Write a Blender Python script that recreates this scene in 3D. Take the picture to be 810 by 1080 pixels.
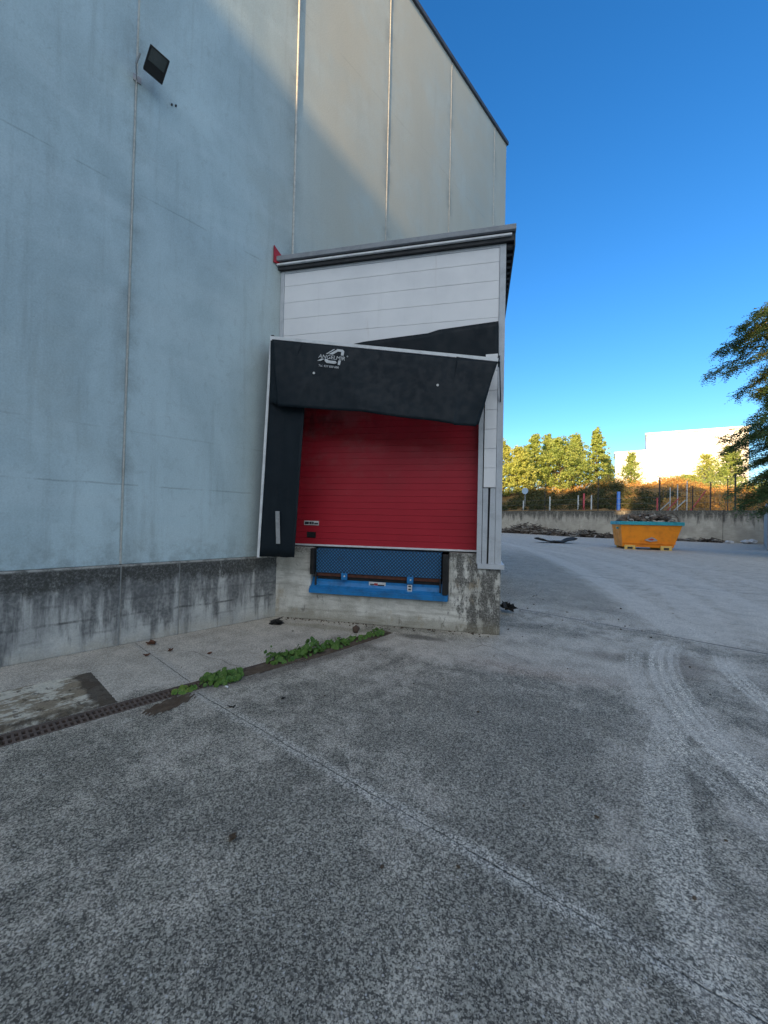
import bpy, bmesh, math, random
import numpy as np
from mathutils import Vector, Matrix
random.seed(7); rng = np.random.default_rng(7)
for o in list(bpy.data.objects): bpy.data.objects.remove(o)
S = bpy.context.scene
COL = S.collection
R = math.radians

# ------------------------------------------------------------------ camera
cam_d = bpy.data.cameras.new('camera'); cam = bpy.data.objects.new('camera', cam_d); COL.objects.link(cam)
cam_d.sensor_fit = 'VERTICAL'; cam_d.sensor_height = 36.0; cam_d.sensor_width = 27.0
cam_d.lens = 36*425/1080; cam_d.clip_start = 0.05; cam_d.clip_end = 3000
right = Vector((0.7349759, 0.6777333, 0.0220913)); down = Vector((0.0045373, 0.0276626, -0.9996070)); fwd = Vector((-0.6780781, 0.7347873, 0.0172563))
M = Matrix.Identity(4)
for i in range(3):
    M[i][0] = right[i]; M[i][1] = -down[i]; M[i][2] = -fwd[i]
M[0][3], M[1][3], M[2][3] = 0, 0, 1.6
cam.matrix_world = M
S.camera = cam
S.render.resolution_x = 768; S.render.resolution_y = 1024

# ------------------------------------------------------------------ sky and sun
SUN = Vector((0.12, -1.0, 0.235)).normalized()       # direction to the sun
el = math.asin(SUN.z); az = math.atan2(SUN.x, SUN.y)
SKY_FILL = 0.68
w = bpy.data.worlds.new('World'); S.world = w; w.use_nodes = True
nt = w.node_tree; nt.nodes.clear()
sky = nt.nodes.new('ShaderNodeTexSky'); sky.sky_type = 'NISHITA'; sky.sun_disc = False
sky.sun_elevation = el; sky.sun_rotation = az; sky.altitude = 200; sky.air_density = 1.0; sky.dust_density = 0.4; sky.ozone_density = 3.0
bg = nt.nodes.new('ShaderNodeBackground'); bg.inputs['Strength'].default_value = 0.098
hs = nt.nodes.new('ShaderNodeHueSaturation'); hs.inputs['Saturation'].default_value = 1.27; hs.inputs['Hue'].default_value = 0.506
wo = nt.nodes.new('ShaderNodeOutputWorld')
nt.links.new(sky.outputs[0], hs.inputs['Color']); nt.links.new(hs.outputs[0], bg.inputs['Color']); 
# added warm fill glow over the sky behind the camera, balancing its blue light
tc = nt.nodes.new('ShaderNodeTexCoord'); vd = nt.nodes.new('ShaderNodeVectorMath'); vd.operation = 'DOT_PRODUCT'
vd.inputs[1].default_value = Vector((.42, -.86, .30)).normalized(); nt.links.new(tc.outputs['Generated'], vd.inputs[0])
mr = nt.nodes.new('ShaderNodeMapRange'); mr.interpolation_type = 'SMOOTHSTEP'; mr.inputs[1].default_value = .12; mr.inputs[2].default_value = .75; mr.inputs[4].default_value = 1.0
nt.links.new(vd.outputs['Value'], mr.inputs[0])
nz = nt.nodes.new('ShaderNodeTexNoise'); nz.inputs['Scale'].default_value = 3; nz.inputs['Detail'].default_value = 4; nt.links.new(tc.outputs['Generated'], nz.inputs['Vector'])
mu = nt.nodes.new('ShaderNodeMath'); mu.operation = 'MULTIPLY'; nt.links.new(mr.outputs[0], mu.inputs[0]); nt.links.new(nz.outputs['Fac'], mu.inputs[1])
mu2 = nt.nodes.new('ShaderNodeMath'); mu2.operation = 'MULTIPLY'; mu2.inputs[1].default_value = SKY_FILL; nt.links.new(mu.outputs[0], mu2.inputs[0])
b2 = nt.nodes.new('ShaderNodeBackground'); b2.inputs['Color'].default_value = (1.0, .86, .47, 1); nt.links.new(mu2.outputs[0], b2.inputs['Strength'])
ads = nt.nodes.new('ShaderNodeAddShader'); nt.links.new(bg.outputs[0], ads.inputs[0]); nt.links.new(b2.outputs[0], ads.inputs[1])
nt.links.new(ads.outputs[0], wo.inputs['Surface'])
sd = bpy.data.lights.new('sun', 'SUN'); sd.energy = 3.6; sd.angle = R(0.4); sd.color = (1.0, 0.69, 0.36)
so = bpy.data.objects.new('sun', sd); COL.objects.link(so)
so.rotation_euler = SUN.to_track_quat('Z', 'Y').to_euler()
S.view_settings.view_transform = 'Standard'; S.view_settings.look = 'None'; S.view_settings.gamma = 1
S.view_settings.exposure = 1.60

# ------------------------------------------------------------------ node helpers
class NT:
    def __init__(s, name):
        s.m = bpy.data.materials.new(name); s.m.use_nodes = True; s.t = s.m.node_tree
        s.p = s.t.nodes['Principled BSDF']; s.co = s.n('ShaderNodeTexCoord').outputs['Object']
    def n(s, k): return s.t.nodes.new(k)
    def link(s, a, b):
        if isinstance(a, (int, float)): b.default_value = a
        elif isinstance(a, tuple): b.default_value = a if len(a) == 4 or len(b.default_value) == 3 else (*a, 1)
        else: s.t.links.new(a, b)
    def mth(s, op, a, b=0.0, c=None, clamp=False):
        q = s.n('ShaderNodeMath'); q.operation = op; q.use_clamp = clamp
        s.link(a, q.inputs[0]); s.link(b, q.inputs[1])
        if c is not None: s.link(c, q.inputs[2])
        return q.outputs[0]
    def scale(s, v, sc, off=(0, 0, 0)):
        q = s.n('ShaderNodeMapping'); s.link(v, q.inputs['Vector']); q.inputs['Scale'].default_value = sc; q.inputs['Location'].default_value = off
        return q.outputs[0]
    def noise(s, sc=5., det=4., rough=.55, v=None, dist=0., color=False):
        q = s.n('ShaderNodeTexNoise'); s.link(v or s.co, q.inputs['Vector']); q.inputs['Scale'].default_value = sc
        q.inputs['Detail'].default_value = det; q.inputs['Roughness'].default_value = rough; q.inputs['Distortion'].default_value = dist
        return q.outputs['Color' if color else 'Fac']
    def voro(s, sc=5., v=None, feat='F1', out='Distance'):
        q = s.n('ShaderNodeTexVoronoi'); q.feature = feat; s.link(v or s.co, q.inputs['Vector']); q.inputs['Scale'].default_value = sc
        return q.outputs[out]
    def ramp(s, f, a, b, lo=0., hi=1., smooth=True):
        q = s.n('ShaderNodeMapRange'); q.interpolation_type = 'SMOOTHSTEP' if smooth else 'LINEAR'; q.clamp = True
        s.link(f, q.inputs[0]); q.inputs[1].default_value = a; q.inputs[2].default_value = b; q.inputs[3].default_value = lo; q.inputs[4].default_value = hi
        return q.outputs[0]
    def mix(s, f, a, b, mode='MIX'):
        q = s.n('ShaderNodeMix'); q.data_type = 'RGBA'; q.blend_type = mode; q.clamp_factor = True
        s.link(f, q.inputs[0]); s.link(a, q.inputs[6]); s.link(b, q.inputs[7]); return q.outputs[2]
    def sep(s, v=None):
        q = s.n('ShaderNodeSeparateXYZ'); s.link(v or s.co, q.inputs[0]); return q.outputs
    def bump(s, h, strength=.3, dist=.01, prev=None):
        q = s.n('ShaderNodeBump'); q.inputs['Strength'].default_value = strength; q.inputs['Distance'].default_value = dist
        s.link(h, q.inputs['Height'])
        if prev: s.link(prev, q.inputs['Normal'])
        return q.outputs[0]
    def fin(s, col, rough=.8, normal=None, metal=0., spec=.5):
        s.link(col, s.p.inputs['Base Color']); s.link(rough, s.p.inputs['Roughness']); s.p.inputs['Metallic'].default_value = metal
        s.p.inputs['Specular IOR Level'].default_value = spec
        if normal: s.link(normal, s.p.inputs['Normal'])
        return s.m

def mat_worn(name, col, col2=None, sc=6., rough=.6, amt=.5, metal=0., bump=.1, streak=False, spec=.4, obj=False):
    """a painted or bare surface with blotchy dirt"""
    t = NT(name)
    col2 = col2 or tuple(c*.6 for c in col)
    v = t.scale(t.co, (1, 1, .15) if streak else (1, 1, 1))
    f = t.ramp(t.noise(sc, 6, .65, v), .42, .72, 0, amt)
    c = t.mix(f, (*col, 1), (*col2, 1))
    g = t.noise(sc*14, 3, .6)
    c = t.mix(.18, c, t.mix(g, (0, 0, 0, 1), (1, 1, 1, 1)), 'OVERLAY')
    return t.fin(c, t.ramp(t.noise(sc*2, 3), .3, .7, max(.05, rough-.12), min(1, rough+.12)), t.bump(g, bump, .003), metal, spec)

# ---- ground
def mat_ground():
    t = NT('yard_concrete')
    xyz = t.sep(); X, Y = xyz[0], xyz[1]
    wv = t.noise(.9, 4, .6, color=True)
    sub = t.n('ShaderNodeVectorMath'); sub.operation = 'SUBTRACT'; t.link(wv, sub.inputs[0]); sub.inputs[1].default_value = (.5, .5, .5)
    sc = t.n('ShaderNodeVectorMath'); sc.operation = 'SCALE'; t.link(sub.outputs[0], sc.inputs[0]); sc.inputs[3].default_value = .55
    ad = t.n('ShaderNodeVectorMath'); ad.operation = 'ADD'; t.link(t.co, ad.inputs[0]); t.link(sc.outputs[0], ad.inputs[1])
    wco = ad.outputs[0]; wxyz = t.sep(wco)
    def blob(cx, cy, rx, ry, rot, lo=.55, hi=1.15):
        q = t.n('ShaderNodeMapping'); q.vector_type = 'TEXTURE'; t.link(wco, q.inputs[0])
        q.inputs['Location'].default_value = (cx, cy, 0); q.inputs['Rotation'].default_value = (0, 0, rot); q.inputs['Scale'].default_value = (rx, ry, 1e3)
        l = t.n('ShaderNodeVectorMath'); l.operation = 'LENGTH'; t.link(q.outputs[0], l.inputs[0])
        return t.ramp(l.outputs['Value'], lo, hi, 1, 0)
    # aggregate: exposed stones of several sizes in a paste
    n1 = t.voro(175, out='Color'); n1 = t.sep(n1)[0]
    n2 = t.voro(95, out='Color'); n2 = t.sep(n2)[1]
    n3 = t.noise(260, 3, .8)
    n4 = t.noise(34, 5, .78)
    grain = t.mth('ADD', t.mth('MULTIPLY', n1, .38), t.mth('ADD', t.mth('MULTIPLY', n2, .24), t.mth('MULTIPLY', n3, .38)))
    big = t.noise(1.4, 5, .58); mid = t.noise(6.5, 4, .55)
    # wear mask: 0 smooth pale paste, 1 dark exposed aggregate
    wear = t.mth('ADD', t.mth('MULTIPLY', big, .8), t.mth('MULTIPLY', mid, .55))
    wear = t.ramp(wear, .52, .82)
    def add(m, k):
        nonlocal wear
        wear = t.mth('ADD', wear, t.mth('MULTIPLY', m, k), clamp=True)
    add(blob(-1.35, 3.1, 1.35, 1.0, .3), .55)
    add(blob(-.75, 2.35, .6, .9, .0), .3)
    add(blob(-.30, 2.7, .20, 1.3, .05), .25)
    add(blob(-1.2, .9, 1.2, .6, .2), .25)
    add(blob(-3.0, 4.25, 1.3, .42, .45), -.8)      # pale smooth ground before the dock
    add(blob(-1.9, 5.6, 1.6, .8, .5), -.55)
    add(blob(-.62, 3.4, .22, 1.6, .08), -.45)
    add(blob(-4.9, 1.8, .85, 3.0, 0, .8, 1.15), -.85)         # pale strip along the plinth
    add(blob(-3.35, 2.2, .35, 1.6, -.1), -.25)
    near = t.mth('MULTIPLY', t.ramp(Y, 1.5, 2.9, 1, 0), t.ramp(X, -3.72, -3.5)); add(near, .42)
    add(blob(-1.6, 3.0, 1.9, 1.1, .2, .5, 1.2), .22)
    add(t.ramp(Y, 6.9, 8.0), -.85)
    lane = t.n('ShaderNodeVectorMath'); lane.operation = 'DISTANCE'; t.link(wco, lane.inputs[0]); lane.inputs[1].default_value = (-82.04, -28.71, 0)
    inside = t.mth('MULTIPLY', t.ramp(lane.outputs['Value'], 88.3, 88.7, 1, 0), t.mth('MULTIPLY', t.ramp(Y, 7.2, 8.4), t.ramp(Y, 16, 24, 1, 0)))
    add(inside, .75)
    add(blob(-2.25, 6.1, .55, .38, .3), .7); add(blob(-.98, 5.6, .3, .4, 0), .4); add(blob(-1.1, 4.2, .9, .3, .2), .25)
    add(blob(-1.75, 4.75, 1.1, .42, .3), -.75)
    # pale paste and dark aggregate
    pale = t.mix(t.ramp(t.noise(3.2, 5, .6), .35, .7), (.53, .485, .415, 1), (.40, .365, .31, 1))
    dark = t.mix(t.ramp(t.noise(2.1, 5, .6), .35, .65), (.25, .235, .20, 1), (.185, .175, .15, 1))
    c = t.mix(wear, pale, dark)
    # pinkish and brown stains
    c = t.mix(t.mth('MULTIPLY', blob(-1.75, 4.35, 1.0, .28, .35, .3, 1.2), .28), c, (.36, .26, .20, 1))
    c = t.mix(t.mth('MULTIPLY', blob(-.62, 5.7, .30, .75, .25, .3, 1.1), .5), c, (.13, .10, .075, 1))
    c = t.mix(t.mth('MULTIPLY', blob(-1.3, 5.5, .5, .25, .5, .3, 1.1), .35), c, (.16, .13, .10, 1))
    c = t.mix(t.mth('MULTIPLY', blob(-3.35, 4.45, .42, .17, .5, .35, 1.1), .75), c, (.07, .065, .055, 1))
    c = t.mix(t.mth('MULTIPLY', blob(-4.55, 3.85, .85, .16, .5, .35, 1.1), .45), c, (.17, .16, .09, 1))
    c = t.mix(t.mth('MULTIPLY', blob(-3.66, 2.6, .16, 2.3, 0, .3, 1.1), .6), c, (.10, .085, .07, 1))
    # tyre marks: arcs of pale dust
    def arc(cx, cy, r, wd, y0, y1, k, tread=True):
        nonlocal c
        dx = t.mth('SUBTRACT', X, cx); dy = t.mth('SUBTRACT', Y, cy)
        rr = t.mth('SQRT', t.mth('ADD', t.mth('MULTIPLY', dx, dx), t.mth('MULTIPLY', dy, dy)))
        e = t.mth('SUBTRACT', rr, r); a = t.mth('ABSOLUTE', e)
        band = t.ramp(a, wd*.7, wd, 1, 0)
        gate = t.mth('MULTIPLY', t.ramp(Y, y0, y0+.5), t.ramp(Y, y1-.6, y1, 1, 0))
        brk = t.ramp(t.noise(11, 5, .7), .28, .55, .45, 1)
        m = t.mth('MULTIPLY', t.mth('MULTIPLY', band, gate), brk)
        if tread:
            s1 = t.mth('SINE', t.mth('MULTIPLY', e, 2*math.pi/(wd*.52)))
            th = t.mth('ARCTAN2', dy, dx)
            s2 = t.mth('SINE', t.mth('ADD', t.mth('MULTIPLY', th, r*2*math.pi/.05), t.mth('MULTIPLY', e, 60)))
            pat = t.mth('ADD', t.ramp(s1, -.7, .2, .30, .75), t.ramp(s2, -.3, .6, 0, .25))
            m = t.mth('MULTIPLY', m, pat)
        c = t.mix(t.mth('MULTIPLY', m, k), c, (.60, .565, .50, 1))
    arc(4.77, 6.54, 5.62, .175, 3.0, 6.95, .85)
    arc(4.3, 7.0, 4.62, .12, 4.2, 6.8, .85)
    arc(-82.04, -28.71, 88.95, .32, 6.9, 34, .50, False)
    arc(-82.04, -28.71, 90.1, .16, 8.0, 34, .22, False)
    arc(-26.9, 3.55, 26.75, .36, 7.0, 30, .38, False)
    arc(-26.9, 3.55, 27.9, .16, 7.4, 30, .25, False)
    arc(-56.5, -6.36, 58.9, .45, 7.2, 34, .32, False)
    arc(-56.5, -6.36, 60.6, .3, 7.2, 40, .25, False)
    arc(-30, 10, 33.5, .5, 9.0, 50, .25, False)
    arc(4.9, 6.6, 6.05, .10, 2.4, 6.3, .5)
    arc(6.5, 4.2, 7.0, .14, 1.6, 4.6, .4, False)
    # expansion joints across the yard (distorted thin dark grooves with pale edges)
    wob = t.mth('MULTIPLY', t.mth('SUBTRACT', t.noise(5, 4, .7), .5), .045)
    def joint(y0, slope, xa, xb, wd=.006):
        nonlocal c
        ln = t.mth('SUBTRACT', t.mth('SUBTRACT', Y, t.mth('MULTIPLY', X, slope)), y0)
        ln = t.mth('ADD', ln, wob)
        a = t.mth('ABSOLUTE', ln)
        gate = t.mth('MULTIPLY', t.ramp(X, xa-.02, xa+.02), t.ramp(X, xb-.02, xb+.02, 1, 0))
        brk = t.ramp(t.noise(4, 3, .6), .3, .5, .45, 1)
        edge = t.mth('MULTIPLY', t.ramp(t.mth('SUBTRACT', t.mth('MULTIPLY', ln, -1), .03), .0, .055, 1, 0), t.ramp(ln, -.055, -.004, 1, 1))
        edge = t.mth('MULTIPLY', t.ramp(a, .015, .085, 1, 0), t.ramp(t.noise(7, 5, .7), .3, .6, .35, 1))
        c = t.mix(t.mth('MULTIPLY', t.mth('MULTIPLY', edge, gate), .8), c, (.42, .40, .36, 1))
        g = t.mth('MULTIPLY', t.mth('MULTIPLY', t.ramp(a, wd*.4, wd, 1, 0), gate), brk)
        c = t.mix(t.mth('MULTIPLY', g, .75), c, (.04, .038, .034, 1))
        return g
    j1 = joint(1.838, .0725, -3.70, 60, .0052)
    j1b = joint(1.62, .0, -5.7, -3.97, .005)
    j2 = joint(7.08, -.03, -3.3, 60, .030)
    j3 = joint(13.1, -.03, -7.3, 60, .014)
    j4 = joint(19, -.03, -30, 60, .02)
    # contrast of the grains
    cg = t.ramp(grain, .36, .70, 0, 1, False)
    amt = t.ramp(wear, 0, 1, .12, 1)
    lo = t.mix(amt, (.62, .62, .62, 1), (.32, .32, .32, 1)); hi = t.mix(amt, (1.25, 1.25, 1.25, 1), (2.1, 2.09, 2.04, 1))
    c = t.mix(1.0, c, t.mix(cg, lo, hi), 'MULTIPLY')
    # dark pits and small pale stones
    pits = t.ramp(n4, .60, .72); c = t.mix(t.mth('MULTIPLY', pits, t.mth('MULTIPLY', wear, .6)), c, (.06, .06, .058, 1))
    st = t.ramp(t.voro(18), .05, .13, 1, 0); st = t.mth('MULTIPLY', st, t.ramp(t.sep(t.voro(18, out='Color'))[0], .8, .86))
    c = t.mix(t.mth('MULTIPLY', st, .7), c, (.42, .40, .37, 1))
    for sc_, th_, k_ in ((46, .90, .8), (90, .86, .7)):
        s_ = t.ramp(t.voro(sc_), .12, .26, 1, 0); s_ = t.mth('MULTIPLY', s_, t.ramp(t.sep(t.voro(sc_, out='Color'))[2], th_, th_+.03))
        c = t.mix(t.mth('MULTIPLY', s_, k_), c, (.55, .53, .50, 1))
        s_ = t.ramp(t.voro(sc_), .12, .28, 1, 0); s_ = t.mth('MULTIPLY', s_, t.ramp(t.sep(t.voro(sc_, out='Color'))[0], th_, th_+.03))
        c = t.mix(t.mth('MULTIPLY', s_, t.mth('MULTIPLY', wear, k_)), c, (.045, .044, .042, 1))
    crk = t.voro(.55, t.scale(wco, (1, 1, 0)), 'DISTANCE_TO_EDGE'); crk = t.mth('MULTIPLY', t.ramp(crk, .0, .006, 1, 0), t.ramp(t.noise(.7, 2), .5, .6))
    c = t.mix(t.mth('MULTIPLY', crk, .5), c, (.07, .065, .06, 1))
    h = t.mth('ADD', t.mth('MULTIPLY', grain, t.ramp(wear, 0, 1, .35, 1)), t.mth('MULTIPLY', n4, .6))
    for j in (j1, j1b, j2): h = t.mth('SUBTRACT', h, t.mth('MULTIPLY', j, 2.0))
    return t.fin(c, t.ramp(grain, .2, .8, .75, .95), t.bump(h, .75, .006), 0, .3)

# ---- precast wall panels
def mat_panel():
    t = NT('precast_concrete'); xyz = t.sep(); Y, Z = xyz[1], xyz[2]
    v = t.scale(t.co, (1, 1, .55))
    a = t.ramp(t.noise(.75, 7, .62, v, .6), .30, .72)
    c = t.mix(a, (.39, .45, .455, 1), (.53, .60, .60, 1))
    # soft diagonal cloudy trowel marks
    q = t.n('ShaderNodeMapping'); t.link(t.co, q.inputs[0]); q.inputs['Rotation'].default_value = (R(38), 0, 0); q.inputs['Scale'].default_value = (1, .35, 1.7)
    tr = t.ramp(t.noise(1.6, 6, .6, q.outputs[0], .5), .45, .75); c = t.mix(t.mth('MULTIPLY', tr, .30), c, (.60, .64, .63, 1))
    st = t.noise(6.5, 7, .68, t.scale(t.co, (1, 1, .06)))
    c = t.mix(t.ramp(st, .5, .78, 0, .38), c, (.235, .245, .24, 1))
    br = t.mth('MULTIPLY', t.ramp(t.noise(.55, 5, .6, t.scale(t.co, (1, 1, .7), (3, 5, 1))), .55, .75), .4)
    c = t.mix(br, c, (.36, .35, .30, 1))
    fine = t.noise(9, 7, .72, t.scale(t.co, (1, 1, .8)), .8); c = t.mix(t.ramp(fine, .5, .74, 0, .35), c, (.30, .33, .335, 1))
    sun_tint = t.ramp(Y, 2.4, 5.0, 0, .85); c = t.mix(t.mth('MULTIPLY', sun_tint, t.ramp(t.noise(.8, 5, .65), .3, .6, .65, 1)), c, (.52, .46, .37, 1))  # warm sunlight tone painted into the panels further along the wall
    # dirt gathered beside the joints
    u = t.mth('ABSOLUTE', t.mth('SUBTRACT', t.mth('FRACT', t.mth('ADD', t.mth('DIVIDE', t.mth('SUBTRACT', Y, 1.45), 2.295), 50.5)), .5))
    jd = t.mth('MULTIPLY', t.ramp(u, .0, .10, 1, 0), t.ramp(t.noise(1.3, 5, .7), .40, .68))
    c = t.mix(t.mth('MULTIPLY', jd, .55), c, (.21, .22, .215, 1))
    wob = t.mth('MULTIPLY', t.mth('SUBTRACT', t.noise(2.2, 4, .7), .5), .035)
    for z0, k in ((5.6, .17), (2.62, .10), (1.95, .20), (10.2, .1)):
        l = t.ramp(t.mth('ABSOLUTE', t.mth('ADD', t.mth('SUBTRACT', Z, z0), wob)), .004, .014, 1, 0)
        l = t.mth('MULTIPLY', l, t.ramp(t.noise(1.7, 4, .6, t.scale(t.co, (1, 1, 1), (0, 0, z0))), .42, .56))
        c = t.mix(t.mth('MULTIPLY', l, k*1.6), c, (.12, .125, .125, 1))
    low = t.mth('MULTIPLY', t.ramp(Z, .97, 1.5, 1, 0), t.ramp(t.noise(5, 5, .7), .4, .65)); c = t.mix(t.mth('MULTIPLY', low, .4), c, (.2, .2, .19, 1))
    hole = t.mth('MULTIPLY', t.ramp(t.voro(7), .012, .03, 1, 0), t.ramp(t.sep(t.voro(7, out='Color'))[0], .75, .8)); c = t.mix(hole, c, (.12, .12, .12, 1))
    g = t.noise(55, 4, .7)
    c = t.mix(.28, c, t.mix(g, (0, 0, 0, 1), (1, 1, 1, 1)), 'OVERLAY')
    c = t.mix(1., c, (.93, 1.02, 1.09, 1), 'MULTIPLY')
    return t.fin(c, .82, t.bump(t.mth('ADD', g, t.mth('MULTIPLY', t.noise(3, 4), 3.)), .25, .004), 0, .3)

# ---- rough stained cast concrete (plinth, dock base, boundary wall)
def mat_cast(name, base=(.36, .355, .325), stain=(.075, .078, .075), amount=.5, top=1.0, horiz=None, sc=1., cool=False, drop=.5, warm=True):
    t = NT(name); xyz = t.sep(); Z = xyz[2]
    c = t.mix(t.ramp(t.noise(1.3*sc, 6, .65), .32, .68), (*base, 1), tuple(b*.72 for b in base)+(1,))
    board = t.noise(2.4*sc, 5, .6, t.scale(t.co, (1, 1, 7.)))
    c = t.mix(t.ramp(board, .45, .7, 0, .45), c, tuple(b*.6 for b in base)+(1,))
    pale = t.ramp(t.noise(2.2*sc, 5, .6, t.scale(t.co, (1, 1, .7), (4, 2, 1))), .55, .7, 0, .5)
    c = t.mix(pale, c, tuple(min(1, b*1.35) for b in base)+(1,))
    # runs of black algae coming down from the top edge
    run = t.noise(4.5*sc, 6, .68, t.scale(t.co, (1, 1, .16)))
    hgt = t.ramp(Z, top-drop*1.7, top, -.22, .26, False)
    m = t.ramp(t.mth('ADD', run, hgt), .50, .70, 0, 1)
    brk = t.ramp(t.noise(13*sc, 6, .75), .3, .55, .45, 1)
    c = t.mix(t.mth('MULTIPLY', t.mth('MULTIPLY', m, brk), amount), c, (*stain, 1))
    foot = t.mth('MULTIPLY', t.ramp(Z, 0, .12*top, 1, 0), t.ramp(t.noise(6*sc, 5, .7), .35, .6))
    c = t.mix(t.mth('MULTIPLY', foot, .5), c, (.12, .105, .08, 1))
    if warm:
        ru = t.ramp(t.noise(3.1*sc, 5, .7, t.scale(t.co, (1, 1, .6), (9, 1, 3))), .6, .75, 0, .35); c = t.mix(ru, c, (.27, .20, .12, 1))
    g = t.noise(45, 5, .72)
    c = t.mix(.42, c, t.mix(g, (0, 0, 0, 1), (1, 1, 1, 1)), 'OVERLAY')
    pit = t.ramp(t.noise(30*sc, 4, .7), .64, .72); c = t.mix(t.mth('MULTIPLY', pit, .5), c, (.09, .09, .085, 1))
    if cool: c = t.mix(1., c, (.88, 1.0, 1.12, 1), 'MULTIPLY')
    h = t.mth('ADD', g, t.mth('MULTIPLY', board, 1.6))
    return t.fin(c, .88, t.bump(h, .5, .008), 0, .25)

def mat_leaf(name, c1, c2, c3, sc=1.2, transl=.35):
    t = NT(name)
    f = t.ramp(t.noise(sc, 4, .6), .35, .65); g = t.noise(sc*9, 2)
    c = t.mix(f, (*c1, 1), (*c2, 1)); c = t.mix(t.ramp(g, .5, .7), c, (*c3, 1))
    t.fin(c, .55, None, 0, .3)
    tr = t.n('ShaderNodeBsdfTranslucent'); t.link(c, tr.inputs['Color'])
    mx = t.n('ShaderNodeMixShader'); mx.inputs[0].default_value = transl
    t.link(t.p.outputs[0], mx.inputs[1]); t.link(tr.outputs[0], mx.inputs[2])
    t.link(mx.outputs[0], t.t.nodes['Material Output'].inputs['Surface'])
    return t.m

def mat_door():
    t = NT('red_door_panel'); xyz = t.sep(); X, Z = xyz[0], xyz[2]
    c = (.43, .018, .034, 1)
    c = t.mix(t.ramp(t.noise(1.1, 5, .6), .35, .7), c, (.36, .015, .028, 1))
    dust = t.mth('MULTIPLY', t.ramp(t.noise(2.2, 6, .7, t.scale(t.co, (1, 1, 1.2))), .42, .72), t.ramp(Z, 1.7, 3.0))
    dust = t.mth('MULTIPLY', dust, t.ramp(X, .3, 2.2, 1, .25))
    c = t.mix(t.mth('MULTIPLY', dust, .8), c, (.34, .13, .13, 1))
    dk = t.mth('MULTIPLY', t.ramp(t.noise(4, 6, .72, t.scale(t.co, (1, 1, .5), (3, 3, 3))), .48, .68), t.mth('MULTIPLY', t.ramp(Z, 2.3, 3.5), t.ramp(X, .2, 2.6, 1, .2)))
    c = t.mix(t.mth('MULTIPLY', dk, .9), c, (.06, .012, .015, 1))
    scr = t.ramp(t.noise(9, 5, .75, t.scale(t.co, (1, 1, 3))), .68, .74); c = t.mix(t.mth('MULTIPLY', scr, .35), c, (.5, .25, .22, 1))
    return t.fin(c, .45, t.bump(t.noise(240, 2), .12, .001), 0, .4)

def mat_cladding():
    t = NT('white_sandwich_panel'); xyz = t.sep(); Z = xyz[2]
    c = t.mix(t.ramp(t.noise(1.0, 5, .6), .35, .7), (.86, .86, .88, 1), (.76, .765, .79, 1))
    st = t.noise(5, 5, .65, t.scale(t.co, (1, 1, .07))); c = t.mix(t.ramp(st, .56, .8, 0, .22), c, (.50, .50, .51, 1))
    ru = t.ramp(t.noise(2.3, 5, .7, t.scale(t.co, (1.5, 1, .25), (5, 0, 2))), .6, .74, 0, .35); c = t.mix(ru, c, (.50, .42, .38, 1))
    return t.fin(c, .5, t.bump(t.noise(60, 3), .06, .002), 0, .4)

def mat_tread():
    t = NT('blue_tread_plate')
    q = t.n('ShaderNodeMapping'); t.link(t.co, q.inputs[0]); q.inputs['Rotation'].default_value = (0, R(45), 0); q.inputs['Scale'].default_value = (27, 1, 27)
    s = t.sep(q.outputs[0])
    a = t.mth('MULTIPLY', t.mth('SINE', t.mth('MULTIPLY', s[0], 3.14159)), t.mth('SINE', t.mth('MULTIPLY', s[2], 3.14159)))
    h = t.ramp(t.mth('ABSOLUTE', a), .25, .6)
    c = t.mix(h, (.010, .035, .075, 1), (.035, .16, .34, 1))
    c = t.mix(t.ramp(t.noise(5, 5, .7), .5, .75, 0, .5), c, (.03, .06, .10, 1))
    return t.fin(c, .5, t.bump(h, .6, .004), 0, .4)

def flat(name, c, rough=.6, metal=0.):
    t = NT(name); g = t.noise(20, 4, .6)
    cc = t.mix(t.ramp(g, .35, .7), (*c, 1), tuple(x*.75 for x in c)+(1,))
    return t.fin(cc, rough, None, metal, .4)

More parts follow.
